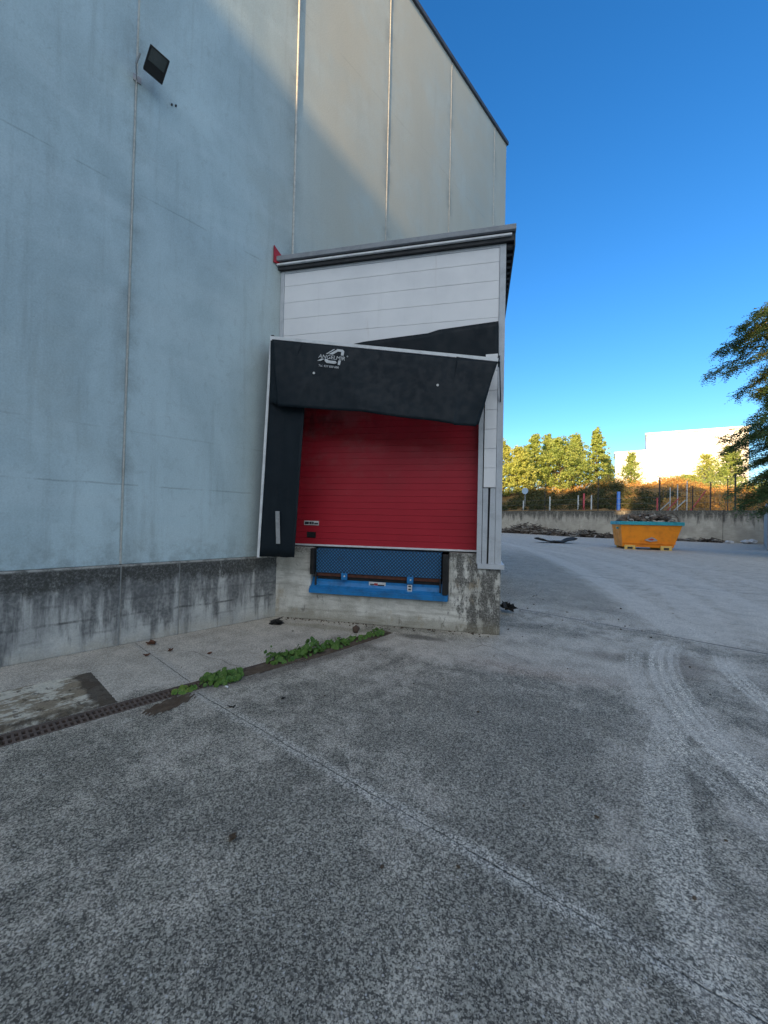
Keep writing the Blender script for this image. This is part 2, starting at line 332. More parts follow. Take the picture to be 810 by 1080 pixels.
def mat_plinth():
    t = NT('stained_plinth_concrete'); xyz = t.sep(); Y, Z = xyz[1], xyz[2]
    c = t.mix(t.ramp(t.noise(2.2, 6, .65), .35, .65), (.54, .53, .50, 1), (.38, .375, .36, 1))
    run = t.noise(7, 7, .7, t.scale(t.co, (1, 1, .13)))
    rn2 = t.noise(3.2, 5, .65, t.scale(t.co, (1, 1, .3), (0, 4, 2)))
    m = t.mth('ADD', t.mth('MULTIPLY', run, .7), t.mth('MULTIPLY', rn2, .5))
    m = t.mth('ADD', m, t.ramp(Z, .08, .9, -.12, .11, False))
    m = t.mth('MULTIPLY', t.ramp(m, .49, .65), t.ramp(t.noise(30, 5, .75), .3, .6, .55, 1))
    c = t.mix(t.mth('MULTIPLY', m, .9), c, (.09, .092, .095, 1))
    # crust of dark algae under the rim, grainy
    zz = t.mth('ADD', Z, t.mth('MULTIPLY', t.mth('SUBTRACT', t.noise(5, 6, .7, t.scale(t.co, (1, 1, .35))), .5), .55))
    band = t.mth('MULTIPLY', t.ramp(zz, .68, .80), t.ramp(t.noise(38, 6, .8), .36, .56, .25, 1))
    c = t.mix(t.mth('MULTIPLY', band, .9), c, (.05, .05, .045, 1))
    for z0, k in ((.36, .8), (.56, .35), (.20, .3)):
        wob = t.mth('MULTIPLY', t.mth('SUBTRACT', t.noise(2.5, 4, .6), .5), .06)
        a = t.mth('ABSOLUTE', t.mth('ADD', t.mth('SUBTRACT', Z, z0), wob))
        l = t.mth('MULTIPLY', t.ramp(a, .003, .022, 1, 0), t.ramp(t.noise(3, 5, .7, t.scale(t.co, (1, 1, .3), (0, z0*20, 0))), .42, .6))
        c = t.mix(t.mth('MULTIPLY', l, k), c, (.075, .075, .075, 1))
    rim = t.mth('MULTIPLY', t.ramp(Z, .94, .962), t.ramp(t.noise(9, 5, .7), .35, .6, .2, 1)); c = t.mix(t.mth('MULTIPLY', rim, .8), c, (.45, .44, .41, 1))
    ft = t.mth('MULTIPLY', t.ramp(Z, .02, .2, 1, 0), t.ramp(t.noise(5, 5, .7), .35, .6)); c = t.mix(t.mth('MULTIPLY', ft, .55), c, (.44, .40, .33, 1))
    g = t.noise(60, 5, .75); c = t.mix(.45, c, t.mix(g, (0, 0, 0, 1), (1, 1, 1, 1)), 'OVERLAY')
    return t.fin(c, .88, t.bump(t.mth('ADD', g, t.noise(20, 5, .7)), .6, .008), 0, .25)

def mat_dock():
    t = NT('dock_concrete'); xyz = t.sep(); X, Z = xyz[0], xyz[2]
    c = t.mix(t.ramp(t.noise(2.6, 6, .65), .35, .65), (.74, .72, .67, 1), (.50, .485, .44, 1))
    bd = t.noise(2.0, 5, .6, t.scale(t.co, (1, 1, 8))); c = t.mix(t.ramp(bd, .46, .66, 0, .5), c, (.30, .28, .24, 1))
    # black mould in vertical patches, mostly near the corner pier
    mo = t.mth('ADD', t.noise(6, 7, .75, t.scale(t.co, (1, 1, .38), (2, 0, 1))), t.ramp(X, 2.5, 3.1, -.04, .12, False))
    mm = t.mth('MULTIPLY', t.ramp(mo, .53, .63), t.ramp(t.noise(40, 5, .8), .32, .55, .35, 1))
    c = t.mix(t.mth('MULTIPLY', mm, .88), c, (.055, .053, .05, 1))
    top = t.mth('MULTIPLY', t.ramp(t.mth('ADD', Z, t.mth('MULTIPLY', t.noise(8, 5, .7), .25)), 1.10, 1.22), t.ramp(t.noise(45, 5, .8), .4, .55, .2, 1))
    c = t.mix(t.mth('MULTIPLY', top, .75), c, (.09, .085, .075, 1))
    lo = t.mth('MULTIPLY', t.ramp(t.mth('SUBTRACT', Z, t.mth('MULTIPLY', t.noise(5, 6, .75), .34)), -.10, .03, 1, 0), .75)
    c = t.mix(t.mth('MULTIPLY', lo, .7), c, (.24, .215, .16, 1))
    ru = t.ramp(t.noise(4, 6, .7, t.scale(t.co, (1, 1, .5), (9, 1, 3))), .56, .68, 0, .5); c = t.mix(ru, c, (.36, .28, .17, 1))
    g = t.noise(60, 5, .75); c = t.mix(.5, c, t.mix(g, (0, 0, 0, 1), (1, 1, 1, 1)), 'OVERLAY')
    pt = t.ramp(t.noise(75, 3, .7), .62, .68); c = t.mix(t.mth('MULTIPLY', pt, .6), c, (.07, .065, .06, 1))
    return t.fin(c, .9, t.bump(t.mth('ADD', t.mth('ADD', g, bd), t.noise(22, 5, .75)), .7, .01), 0, .25)

MT = {}
MT['ground'] = mat_ground(); MT['panel'] = mat_panel()
MT['plinth'] = mat_plinth()
MT['dock'] = mat_dock()
MT['boundary'] = mat_cast('boundary_concrete', (.47, .42, .34), (.06, .055, .045), .92, 3.3, sc=.5, drop=1.5)
MT['grey_wall'] = mat_cast('pale_grey_render', (.42, .43, .43), (.2, .2, .2), .3, 3.3, sc=.5, drop=.8)
MT['door'] = mat_door(); MT['clad'] = mat_cladding(); MT['tread'] = mat_tread()
MT['seal'] = flat('joint_sealant', (.60, .59, .55), .7); MT['seal2'] = flat('old_joint_filler', (.30, .30, .29), .85)
MT['trim'] = mat_worn('pale_grey_steel', (.52, .55, .59), (.34, .36, .39), 5, .45, .5, .0, .05)
MT['alu'] = mat_worn('white_aluminium', (.74, .76, .78), (.45, .46, .48), 7, .4, .5)
MT['fascia'] = mat_worn('grey_fascia_sheet', (.27, .29, .32), (.16, .17, .19), 5, .5, .5)
MT['dark'] = mat_worn('dark_roof_steel', (.028, .030, .034), (.055, .055, .055), 6, .6, .6)
MT['cap'] = mat_worn('dark_coping', (.07, .08, .10), (.04, .045, .055), 5, .5, .6)
MT['rubber'] = mat_worn('black_shelter_fabric', (.006, .012, .018), (.011, .019, .026), 5.0, .6, .6, 0, .3, spec=.25)
MT['bumper'] = mat_worn('black_bumper_rubber', (.012, .012, .013), (.03, .03, .03), 9, .7, .6)
MT['blue'] = mat_worn('blue_leveller_paint', (.018, .20, .50), (.02, .09, .20), 6, .42, .65)
MT['rust'] = mat_worn('rusty_steel', (.10, .035, .022), (.03, .018, .014), 9, .75, .7)
MT['iron'] = mat_worn('rusty_cast_iron', (.115, .085, .07), (.05, .042, .038), 9, .75, .7)
MT['label'] = flat('label_white', (.72, .72, .72), .5)
MT['ink'] = flat('label_ink', (.05, .05, .06), .6); MT['inkred'] = flat('label_red_ink', (.45, .04, .04), .6)
MT['print'] = flat('white_print', (.60, .62, .64), .6)
MT['reflect'] = flat('grey_reflector', (.36, .37, .38), .4)
MT['soil'] = mat_worn('damp_soil', (.085, .062, .044), (.15, .12, .09), 12, .95, .7, 0, .8, spec=.2)
MT['redsheet'] = mat_worn('red_flashing', (.42, .02, .03), None, 6, .5)
MT['lamp_body'] = mat_worn('black_lamp_casing', (.018, .02, .022), None, 8, .45)
MT['glass'] = mat_worn('dark_lamp_glass', (.06, .075, .075), (.09, .10, .10), 5, .12, .6, spec=.6)
MT['steel'] = mat_worn('galvanised_steel', (.42, .43, .45), None, 9, .4, .5, .7)
MT['orange'] = mat_worn('orange_skip_paint', (.92, .29, .012), (.62, .18, .02), 1.6, .5, .7)
MT['yellow'] = mat_worn('pale_yellow_paint', (.75, .50, .14), None, 3, .5, .5)
MT['turq'] = mat_worn('turquoise_paint', (.03, .36, .42), (.02, .20, .26), 2, .5, .6)
MT['bark'] = mat_worn('bark', (.10, .075, .055), (.05, .04, .03), 4, .9, .7, 0, .6)
MT['white'] = mat_worn('white_painted_facade', (.82, .80, .76), (.70, .68, .64), .2, .7, .5)
MT['hall'] = mat_worn('grey_hall_cladding', (.35, .36, .37), None, .3, .7, .5)
MT['roof'] = mat_worn('roof_sheet', (.12, .125, .13), None, 2, .7, .6)

# ------------------------------------------------------------------ object helpers
def tag(o, label=None, cat=None, group=None, kind=None):
    if label: o['label'] = label
    if cat: o['category'] = cat
    if group: o['group'] = group
    if kind: o['kind'] = kind
    return o
def empty(name, loc=(0, 0, 0), rz=0., **k):
    o = bpy.data.objects.new(name, None); COL.objects.link(o); o.location = loc; o.rotation_euler = (0, 0, rz); o.empty_display_size = .3
    return tag(o, **k)
def link(name, me, mats, parent=None, loc=None, **k):
    for m in (mats if isinstance(mats, (list, tuple)) else [mats]): me.materials.append(m)
    o = bpy.data.objects.new(name, me); COL.objects.link(o)
    if parent: o.parent = parent
    if loc: o.location = loc
    return tag(o, **k)
class MB:
    def __init__(s): s.b = bmesh.new()
    def box(s, x0, x1, y0, y1, z0, z1, mi=0, bev=0):
        v = [s.b.verts.new((x, y, z)) for x in (x0, x1) for y in (y0, y1) for z in (z0, z1)]
        fs = []
        for f in ((0, 1, 3, 2), (4, 6, 7, 5), (0, 4, 5, 1), (2, 3, 7, 6), (0, 2, 6, 4), (1, 5, 7, 3)):
            q = s.b.faces.new([v[i] for i in f]); q.material_index = mi; fs.append(q)
        if bev:
            es = list({e for f in fs for e in f.edges})
            bmesh.ops.bevel(s.b, geom=es, offset=bev, segments=2, affect='EDGES', profile=.6)
        return s
    def prism(s, pts, y0, y1, axis='y', mi=0):
        """outline pts in two axes, extruded along the third"""
        def P(a, b, c): return {'y': (a, c, b), 'z': (a, b, c), 'x': (c, a, b)}[axis]
        A = [s.b.verts.new(P(a, b, y0)) for a, b in pts]; B = [s.b.verts.new(P(a, b, y1)) for a, b in pts]
        n = len(pts)
        for f in (A[::-1], B): s.b.faces.new(f).material_index = mi
        for i in range(n): s.b.faces.new((A[i], A[(i+1) % n], B[(i+1) % n], B[i])).material_index = mi
        return s
    def tube(s, p, q, r0, r1=None, n=8, mi=0, cap=True):
        p, q = Vector(p), Vector(q); r1 = r0 if r1 is None else r1
        d = (q-p).normalized(); a = d.orthogonal().normalized(); c = d.cross(a)
        A = [s.b.verts.new(p+(a*math.cos(t)+c*math.sin(t))*r0) for t in [2*math.pi*i/n for i in range(n)]]
        B = [s.b.verts.new(q+(a*math.cos(t)+c*math.sin(t))*r1) for t in [2*math.pi*i/n for i in range(n)]]
        for i in range(n): s.b.faces.new((A[i], A[(i+1) % n], B[(i+1) % n], B[i])).material_index = mi
        if cap: s.b.faces.new(A[::-1]).material_index = mi; s.b.faces.new(B).material_index = mi
        return s
    def bar(s, p, q, w, h, mi=0, upv=(0, 0, 1)):
        """rectangular bar from p to q"""
        p, q = Vector(p), Vector(q); d = (q-p).normalized(); a = d.cross(Vector(upv)).normalized(); c = a.cross(d).normalized()
        vs = [s.b.verts.new(e+a*(i*w/2)+c*(j*h/2)) for e in (p, q) for i, j in ((-1, -1), (1, -1), (1, 1), (-1, 1))]
        for f in ((3, 2, 1, 0), (4, 5, 6, 7), (0, 1, 5, 4), (1, 2, 6, 5), (2, 3, 7, 6), (3, 0, 4, 7)): s.b.faces.new([vs[i] for i in f]).material_index = mi
        return s
    def lump(s, c, r, sq=(1, 1, 1), seed=0, rough=.25, sub=2, mi=0):
        q = bmesh.ops.create_icosphere(s.b, subdivisions=sub, radius=1.)
        rr = random.Random(seed); off = {}
        for v in q['verts']:
            k = 1+rough*(rr.random()-.5)*2
            v.co = Vector((v.co.x*sq[0]*r*k+c[0], v.co.y*sq[1]*r*k+c[1], v.co.z*sq[2]*r*k+c[2]))
        for v in q['verts']:
            for f in v.link_faces: f.material_index = mi
        return s
    def build(s, name, mats, parent=None, smooth=False, loc=None, **k):
        bmesh.ops.recalc_face_normals(s.b, faces=s.b.faces[:])
        me = bpy.data.meshes.new(name); s.b.to_mesh(me); s.b.free()
        if smooth:
            for p in me.polygons: p.use_smooth = True
        return link(name, me, mats, parent, loc, **k)
def mesh_np(name, V, F, mats, parent=None, smooth=False, **k):
    me = bpy.data.meshes.new(name); V = np.asarray(V, dtype=np.float32); F = np.asarray(F, dtype=np.int32); n = F.shape[1]
    me.vertices.add(len(V)); me.vertices.foreach_set('co', V.ravel())
    me.loops.add(F.size); me.loops.foreach_set('vertex_index', F.ravel())
    me.polygons.add(len(F)); me.polygons.foreach_set('loop_start', np.arange(0, F.size, n, dtype=np.int32)); me.polygons.foreach_set('loop_total', np.full(len(F), n, dtype=np.int32))
    me.update(calc_edges=True)
    me.polygons.foreach_set('use_smooth', np.full(len(F), bool(smooth)))
    return link(name, me, mats, parent, **k)
def text_mesh(name, body, size, mat, parent, mtx, **k):
    cu = bpy.data.curves.new(name, 'FONT'); cu.body = body; cu.size = size; cu.extrude = .0012; cu.align_x = 'CENTER'; cu.resolution_u = 3
    t = bpy.data.objects.new('t', cu); COL.objects.link(t); bpy.context.view_layer.update()
    me = bpy.data.meshes.new_from_object(t); bpy.data.objects.remove(t); bpy.data.curves.remove(cu)
    me.materials.clear(); me.transform(mtx); return link(name, me, mat, parent, **k)

# ================================================================== SETTING
WX = -5.693                       # face of the precast wall
# ground: one sheet with the slot of the drain cut out
DX0, DX1, DY0, DY1 = -3.945, -3.745, -8.0, 4.30
b = bmesh.new()
xs = [-900, -60, -20, DX0, DX1, 20, 60, 900]; ys = [-900, -60, DY0, DY1, 20, 75, 900]
vv = {(i, j): b.verts.new((x, y, 0)) for i, x in enumerate(xs) for j, y in enumerate(ys)}
for i in range(len(xs)-1):
    for j in range(len(ys)-1):
        if i == 3 and j == 2: continue
        b.faces.new((vv[i, j], vv[i+1, j], vv[i+1, j+1], vv[i, j+1]))
me = bpy.data.meshes.new('ground'); b.to_mesh(me); b.free()
link('ground', me, MT['ground'], kind='structure')

# bank of earth behind the boundary wall
def lerp(a, b, t): return a+(b-a)*t
WA, WB = Vector((-75, 65.9)), Vector((.4, 53.5))      # line of the boundary wall
wd = (WB-WA).normalized(); wn = Vector((-wd.y, wd.x))
if wn.y < 0: wn = -wn
def bank_z(s, d):
    # d = metres behind the wall, s = metres along it
    k = [(0, 3.22), (2, 3.6), (6, 5.1), (10, 6.6), (14, 7.2), (24, 8.2), (45, 9.0), (140, 10), (500, 6)]
    for (a, za), (c, zc) in zip(k, k[1:]):
        if d <= c:
            z = lerp(za, zc, (d-a)/(c-a)); break
    z += .35*math.sin(s*.21+1)*min(1, d/8)+.22*math.sin(s*.53+d*.3)*min(1, d/6)
    right_f = min(1, max(0, (s-61)/10))               # lower ground towards the right end
    return z - right_f*min(1, d/8)*1.7
NS, ND = 150, 60
V = []; F = []
dl = [0]+[.4*1.115**i for i in range(ND)]
for i in range(NS+1):
    s = -60+i*1.6
    for d in dl:
        p = WA+wd*s+wn*(d+.31); z = bank_z(s, d)+(random.random()-.5)*.12*min(1, d/3)
        V.append((p.x, p.y, z))
n = len(dl)
for i in range(NS):
    for j in range(n-1): a = i*n+j; F.append((a, a+n, a+n+1, a+1))
t = NT('dry_grass_soil'); f = t.ramp(t.noise(.25, 6, .65), .35, .65)
c = t.mix(f, (.26, .16, .07, 1), (.42, .24, .09, 1)); c = t.mix(t.ramp(t.noise(1.6, 6, .7), .5, .7), c, (.07, .085, .03, 1))
MT['bank'] = t.fin(c, .95, t.bump(t.noise(5, 6, .75), 1., .3), 0, .1)
mesh_np('hill', V, F, MT['bank'], smooth=True, kind='structure')

# ================================================================== WAREHOUSE
wh = empty('warehouse', (WX, 0, 0), label='tall pale concrete panel warehouse with dark coping above the loading dock', cat='building')
def wx(x): return x-WX
joints = [-12.32, -10.03, -7.73, -5.44, -3.14, -.85, 1.45, 3.79, 6.04, 8.34, 10.61, 11.36]
for a, c in zip(joints, joints[1:]):
    ga = .022 if a > 2 else .012; gc = .022 if c > 2 else .012
    MB().box(-.22, 0, a+(ga if a > -12 else 0), c-(gc if c < 11.3 else 0), .975, 13.2, bev=.008).build('wall_panel', MT['panel'], wh)
for y in joints[1:-1]:
    bead = .0 if y < 2 else {3.79: .021, 6.04: .015, 8.34: .013, 10.61: .019}[y]
    m = MB().box(-.12, -.012, y-(.0128 if y < 2 else .023), y+(.0128 if y < 2 else .023), .98, 13.18)
    if bead:
        zz_ = .99; off_ = 0
        while zz_ < 13.1:      # hand-laid bead, slightly uneven
            nx_ = random.uniform(-.0015, .0015); z2_ = min(13.17, zz_+1.1); m.tube((-.006, y+off_, zz_), (-.006, y+nx_, z2_), bead, n=10, cap=False); zz_ = z2_; off_ = nx_
    m.build('joint_sealant', MT['seal'], wh)
MB().box(-.28, .05, -12.35, 11.41, 13.2, 13.30).build('coping', MT['cap'], wh)
MB().box(-30, -.24, 11.14, 11.36, 0, 13.2).build('end_wall', MT['panel'], wh); MB().box(-30, -.24, -12.3, -12.1, 0, 13.2).build('end_wall', MT['panel'], wh)
MB().box(-30, -.29, -12.1, 11.1, 12.7, 12.9).build('roof', MT['roof'], wh)
# plinth with its own pour joints
pj = [-12.3, -6.2, -3.2, -.9, 1.45, 2.13, 3.62]
for a, c in zip(pj, pj[1:]):
    MB().box(-.25, .045, a+.006, c-.006, 0, .972, bev=.012).build('plinth', MT['plinth'], wh)
for y in pj[1:-1]: MB().box(-.2, .035, y-.007, y+.007, 0, .968).build('plinth_joint', MT['seal2'], wh)
MB().box(-.25, 0, 3.62, 11.36, 0, .972).build('plinth', MT['plinth'], wh)

# added unseen ridge far behind the camera, shaped only to shade yard and wall
RY = -70.0
def blocker_top(x):             # blocker height at each x, notched to let sun onto the wall
    sh = SUN.x/-SUN.y; tn = SUN.z/-SUN.y
    xa, xb = WX+sh*(2.0-RY), WX+sh*(11.4-RY)     # where rays to the precast wall cross the blocker
    if xa-.3 < x < xb+.3: return 8.40+tn*(4.6-RY)
    if x < WX+sh*(60-RY)+2: return 7.3+tn*(68-RY)
    return 3.4+tn*(56-RY)
m = MB(); sh_ = SUN.x/-SUN.y
xa, xb = WX+sh_*(2.0-RY)-.3, WX+sh_*(11.4-RY)+.3; xc = WX+sh_*(60-RY)+2
for x0, x1 in ((-400, xa), (xa, xb), (xb, xc), (xc, 400)):
    z = blocker_top((x0+x1)/2) if x0 > -400 else 7.3+(SUN.z/-SUN.y)*(68-RY)
    m.prism([(RY, -1), (RY, z), (RY-2, z), (RY-9, z-14), (RY-120, -1)], x0, x1, 'x')
m.build('shade_blocker', MT['bank'], kind='structure')

# ================================================================== LOADING DOCK
AX, AY, ANG = WX, 3.579, R(29.676)
dk = empty('loading_dock', (AX, AY, 0), ANG, label='angled loading dock with red sectional door and white cladding', cat='loading dock')
def dbox(name, mat, x0, x1, y0, y1, z0, z1, bev=0., parent=None, **k): return MB().box(x0, x1, y0, y1, z0, z1, bev=bev).build(name, mat, parent or dk, **k)
L = 3.513; CY = 6.17
# concrete base: front outline with the leveller pit, and flank walls
m = MB(); m.prism([(.03, 0), (L, 0), (L, .92), (3.2, .92), (3.2, 1.128), (2.785, 1.128), (2.785, .425), (.64, .425), (.64, 1.128), (.03, 1.128)], 0, .30)
m.box(3.15, L-.002, .302, CY-.1, 0, .918)
m.box(.3, .64, .302, 2.0, 0, 1.12); m.box(2.785, 3.148, .302, 2.0, 0, 1.12); m.box(.642, 2.783, 1.6, 1.9, 0, 1.12)
bs = m.build('concrete_base', MT['dock'], dk)
bv = bs.modifiers.new('b', 'BEVEL'); bv.width = .012; bv.segments = 2; bv.limit_method = 'ANGLE'
dbox('sill_flashing', MT['trim'], 3.19, L+.045, -.045, .16, .925, .992, .004)
dbox('side_flashing', MT['trim'], 3.4, L+.04, .16, CY-.1, .925, .99)
# side wall and front cladding
dbox('side_cladding', MT['clad'], 3.40, L-.012, .10, CY-.05, .992, 5.575)
zs = [4.00, 4.255, 4.525, 4.795, 5.06, 5.33, 5.575]
fc = MB()
for a, c in zip(zs, zs[1:]): fc.box(.065, 3.425, .0, .08, a+.002, c-.002, bev=.004)
fc.box(.065, 3.425, .02, .078, 4.0, 5.57)
fc.build('front_cladding', MT['clad'], dk)
dbox('lintel', MT['clad'], .1, 3.425, .012, .09, 3.55, 3.998)
dbox('edge_trim', MT['trim'], .0, .062, -.012, .06, 4.0, 5.575, .004)
dbox('edge_trim', MT['trim'], 3.428, L, -.012, .09, .992, 5.575, .004)
dbox('top_trim', MT['trim'], .064, 3.426, -.010, .05, 5.535, 5.576, .003)
# pier to the right of the door
pc = MB(); z = 2.08
while z < 3.98:
    z2 = min(z+.277, 3.99); pc.box(3.255, 3.422, -.03, .05, z+.002, z2-.002, bev=.004); z = z2
pc.box(3.258, 3.42, -.015, .048, 2.09, 3.98)
pc.build('pier_cladding', MT['clad'], dk)
dbox('pier_backing', MT['dark'], 3.245, 3.426, .03, .09, .992, 2.078)
m = MB(); m.prism([(3.25, .994), (3.315, .994), (3.322, 2.076), (3.25, 2.076)], -.012, .028); m.build('pier_strip', MT['trim'], dk)
m = MB(); m.prism([(3.34, .994), (3.424, .994), (3.424, 2.076), (3.352, 2.076)], -.012, .028); m.build('pier_strip', MT['trim'], dk)
dbox('door_jamb', MT['trim'], 3.175, 3.242, -.015, .19, .992, 3.9, .003)
dbox('door_jamb', MT['trim'], .08, .14, .0, .19, 1.13, 3.9, .003)
# roof: triangular slab with overhang, fascia built up in three strips
def tri(off_f, off_s, inner=.0): return [(-.10+inner, off_f), (L+off_s, off_f), (L+off_s, CY+.1), (.12, .12)]
m = MB(); m.prism([(-.03, -.06), (L+.10, -.06), (L+.10, CY+.2), (.03, .05)], 5.58, 5.72, 'z'); m.build('roof', MT['dark'], dk)
rf = MB(); rf.box(-.06, L+.125, -.115, -.062, 5.700, 5.775, bev=.006)
rf.build('fascia', MT['fascia'], dk)
dbox('gutter_strip', MT['alu'], -.04, L+.07, -.10, -.061, 5.635, 5.662, .004)
dbox('side_fascia', MT['dark'], L+.102, L+.12, -.06, CY+.2, 5.50, 5.74)
dbox('side_fascia_cap', MT['fascia'], L+.08, L+.13, -.06, CY+.2, 5.742, 5.775)
m = MB()
for i in range(42): m.box(L+.002, L+.098, .0+i*.15, .06+i*.15, 5.52, 5.578)
m.build('roof_rib', MT['dark'], dk)
dbox('roof_top', MT['fascia'], -.04, L+.07, -.058, .1, 5.724, 5.76)
# red flashing left on the wall above the roof
wv = Vector((.495, .869, 0)); q = Vector((.869, -.495, 0))
m = MB(); P0 = Vector((0, 0, 0))
pts = [(-.16, 5.66), (-.16, 5.93), (.10, 5.74), (.13, 5.66)]
A1 = [m.b.verts.new(wv*a+q*.012+Vector((0, 0, z))) for a, z in pts]; B1 = [m.b.verts.new(wv*a+q*.03+Vector((0, 0, z))) for a, z in pts]
m.b.faces.new(A1); m.b.faces.new(B1[::-1])
for i in range(4): m.b.faces.new((A1[i], A1[(i+1) % 4], B1[(i+1) % 4], B1[i]))
m.build('flashing', MT['redsheet'], dk, label='red sheet metal offcut')
# sectional door (ribbed profile swept sideways)
prof = []; z = 1.172
while z < 3.75:
    prof += [(.150, z), (.150, z+.093), (.1565, z+.0945), (.1565, z+.0965)]; z += .098
pr = [(y, z) for y, z in prof]
V = []; F = []
for y, z in pr: V += [(.12, y, z), (3.195, y, z)]
for i in range(len(pr)-1): F.append((2*i, 2*i+1, 2*i+3, 2*i+2))
door = empty('sectional_door'); door.parent = dk
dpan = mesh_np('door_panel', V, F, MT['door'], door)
so_ = dpan.modifiers.new('s', 'SOLIDIFY'); so_.thickness = .04; so_.offset = 1 if False else -1
dbox('bottom_seal', MT['alu'], .12, 3.195, .128, .165, 1.145, 1.172, .004, door)
dbox('bottom_rubber', MT['bumper'], .12, 3.195, .135, .16, 1.13, 1.144, 0, door)
MB().box(.45, .70, .139, .149, 1.475, 1.545).box(.46, .53, .136, .1385, 1.488, 1.53, 1).box(.585, .615, .136, .1385, 1.488, 1.53, 1).box(.54, .578, .136, .1385, 1.488, 1.53, 1).box(.625, .69, .136, .1385, 1.488, 1.515, 1).build('maker_plate', [MT['label'], MT['ink']], door)
vt = MB().box(.50, .65, .140, .1485, 1.275, 1.365)
for z_ in (1.3, 1.325, 1.345): vt.box(.515, .635, .134, .1395, z_, z_+.006, 1)
vt.build('door_pocket', [MT['bumper'], MT['dark']], door)

# dock leveller in its pit
lv = empty('dock_leveller'); lv.parent = dk
m = MB()
m.box(.72, 2.675, .035, .055, .74, 1.105); m.build('tread_lip', MT['tread'], lv)
dbox('platform', MT['tread'], .72, 2.675, .06, 1.55, 1.09, 1.118, 0, lv)
dbox('pit_lining', MT['dark'], .645, 2.78, .40, .42, .43, 1.08, 0, lv)
dbox('gap_shadow_plate', MT['bumper'], .74, 2.65, .07, .13, .64, .684, 0, lv)
dbox('hinge_beam', MT['rust'], .73, 2.67, .05, .12, .685, .735, .004, lv)
m = MB(); m.prism([(-.05, .435), (-.05, .525), (.03, .545), (.10, .66), (.30, .66), (.30, .435)], .648, 2.782, 'x')
fb = m.build('front_beam', MT['blue'], lv)
dbox('beam_edge', MT['blue'], .65, 2.78, -.075, -.052, .432, .50, .004, lv)
m = MB()
m.box(.72, 2.66, .062, .068, .55, .635); m.build('beam_panel', MT['blue'], lv)
for x in (1.19, 2.22):
    MB().box(x-.047, x+.047, -.0, .05, .645, .745, bev=.01).tube((x+.01, -.006, .705), (x+.01, .002, .705), .012, n=12, mi=1).build('hinge_lug', [MT['blue'], MT['label']], lv)
dbox('bumper', MT['bumper'], .648, .708, -.05, .05, .715, 1.115, .008, lv)
dbox('bumper', MT['bumper'], 2.70, 2.782, -.05, .05, .505, 1.10, .008, lv)
dbox('guide_bar', MT['dark'], .712, .735, .0, .03, .50, .74, .003, lv)
dbox('guide_bar', MT['dark'], 2.655, 2.675, .0, .03, .50, .74, .003, lv)
MB().box(1.58, 1.84, .052, .0605, .56, .635).box(1.60, 1.66, .0490, .0515, .585, .605, 1).box(1.72, 1.82, .0490, .0515, .58, .60, 1).box(1.662, 1.718, .0490, .0515, .585, .617, 2).build('maker_label', [MT['label'], MT['ink'], MT['inkred']], lv)
MB().box(2.185, 2.255, -.006, -.001, .535, .632).box(2.20, 2.24, -.009, -.0065, .60, .62, 1).box(2.20, 2.24, -.009, -.0065, .555, .575, 1).build('warning_label', [MT['label'], MT['ink']], lv)

# dock shelter: sagging aluminium frame with black curtains
sh = empty('dock_shelter'); sh.parent = dk
TL, TR = Vector((.118, -.45, 4.285)), Vector((3.415, -.30, 3.785))
BL = Vector((-.003, -.45, .985))
MB().bar(BL, TL+Vector((0, 0, .02)), .038, .05, upv=(0, 1, 0)).build('frame_post', MT['alu'], sh)
MB().bar(TL+Vector((-.02, 0, .004)), TR, .045, .045, upv=(0, 0, 1)).build('frame_beam', MT['alu'], sh)
MB().bar(TL+Vector((.0, 0, .03)), Vector((.09, 0.0, 4.32)), .04, .04).build('frame_arm', MT['dark'], sh)
MB().bar(TR+Vector((.0, .01, -.02)), Vector((3.44, 0.0, 3.95)), .03, .04).build('frame_arm', MT['dark'], sh)
MB().bar(TR+Vector((.02, .02, -.01)), Vector((3.47, -.02, 3.30)), .012, .03).build('torn_strap', MT['rubber'], sh)
def cloth(name, top, bot, nu, nv, wr, thick=.008, parent=sh, seed=1, mat='rubber', **k):
    """top(u), bot(u) -> Vector; a hanging sheet with folds"""
    r = np.random.default_rng(seed); ph = r.random(6)*6.28
    V = []; F = []
    for j in range(nv+1):
        for i in range(nu+1):
            u, v = i/nu, j/nv; p = top(u).lerp(bot(u), v)
            o = wr*(math.sin(u*7+ph[0]+v*2)+.5*math.sin(u*17+ph[1]-v*3)+.3*math.sin(u*31+v*9+ph[2]))*min(1, v*1.6+.1)*.5
            o += wr*.35*abs(math.sin(u*23+v*5+ph[3]))**.4*v-wr*.3*abs(math.sin(v*11-u*6+ph[4]))**.5*(1-v)
            V.append((p.x, p.y+o, p.z+.35*o*v-wr*.35*v*abs(math.sin(u*9+ph[5]))))
    for j in range(nv):
        for i in range(nu): a = j*(nu+1)+i; F.append((a, a+1, a+nu+2, a+nu+1))
    o = mesh_np(name, V, F, MT[mat], parent, True, **k); q = o.modifiers.new('s', 'SOLIDIFY'); q.thickness = thick; q.offset = 0
    return o
def path(pts):
    def f(u):
        for (a, p), (c, q) in zip(pts, pts[1:]):
            if u <= c: return Vector(p).lerp(Vector(q), (u-a)/(c-a))
        return Vector(pts[-1][1])
    return f
top = path([(0, TL+Vector((.02, -.026, -.035))), (1, TR+Vector((-.005, -.026, -.035)))])
bot = path([(0, (.30, -.56, 3.225)), (.35, (1.53, -.60, 3.085)), (.86, (2.84, -.52, 2.895)), (.885, (2.86, -.50, 2.885)), (1, (3.135, -.42, 2.875))])
cloth('head_curtain', top, bot, 110, 22, .026)
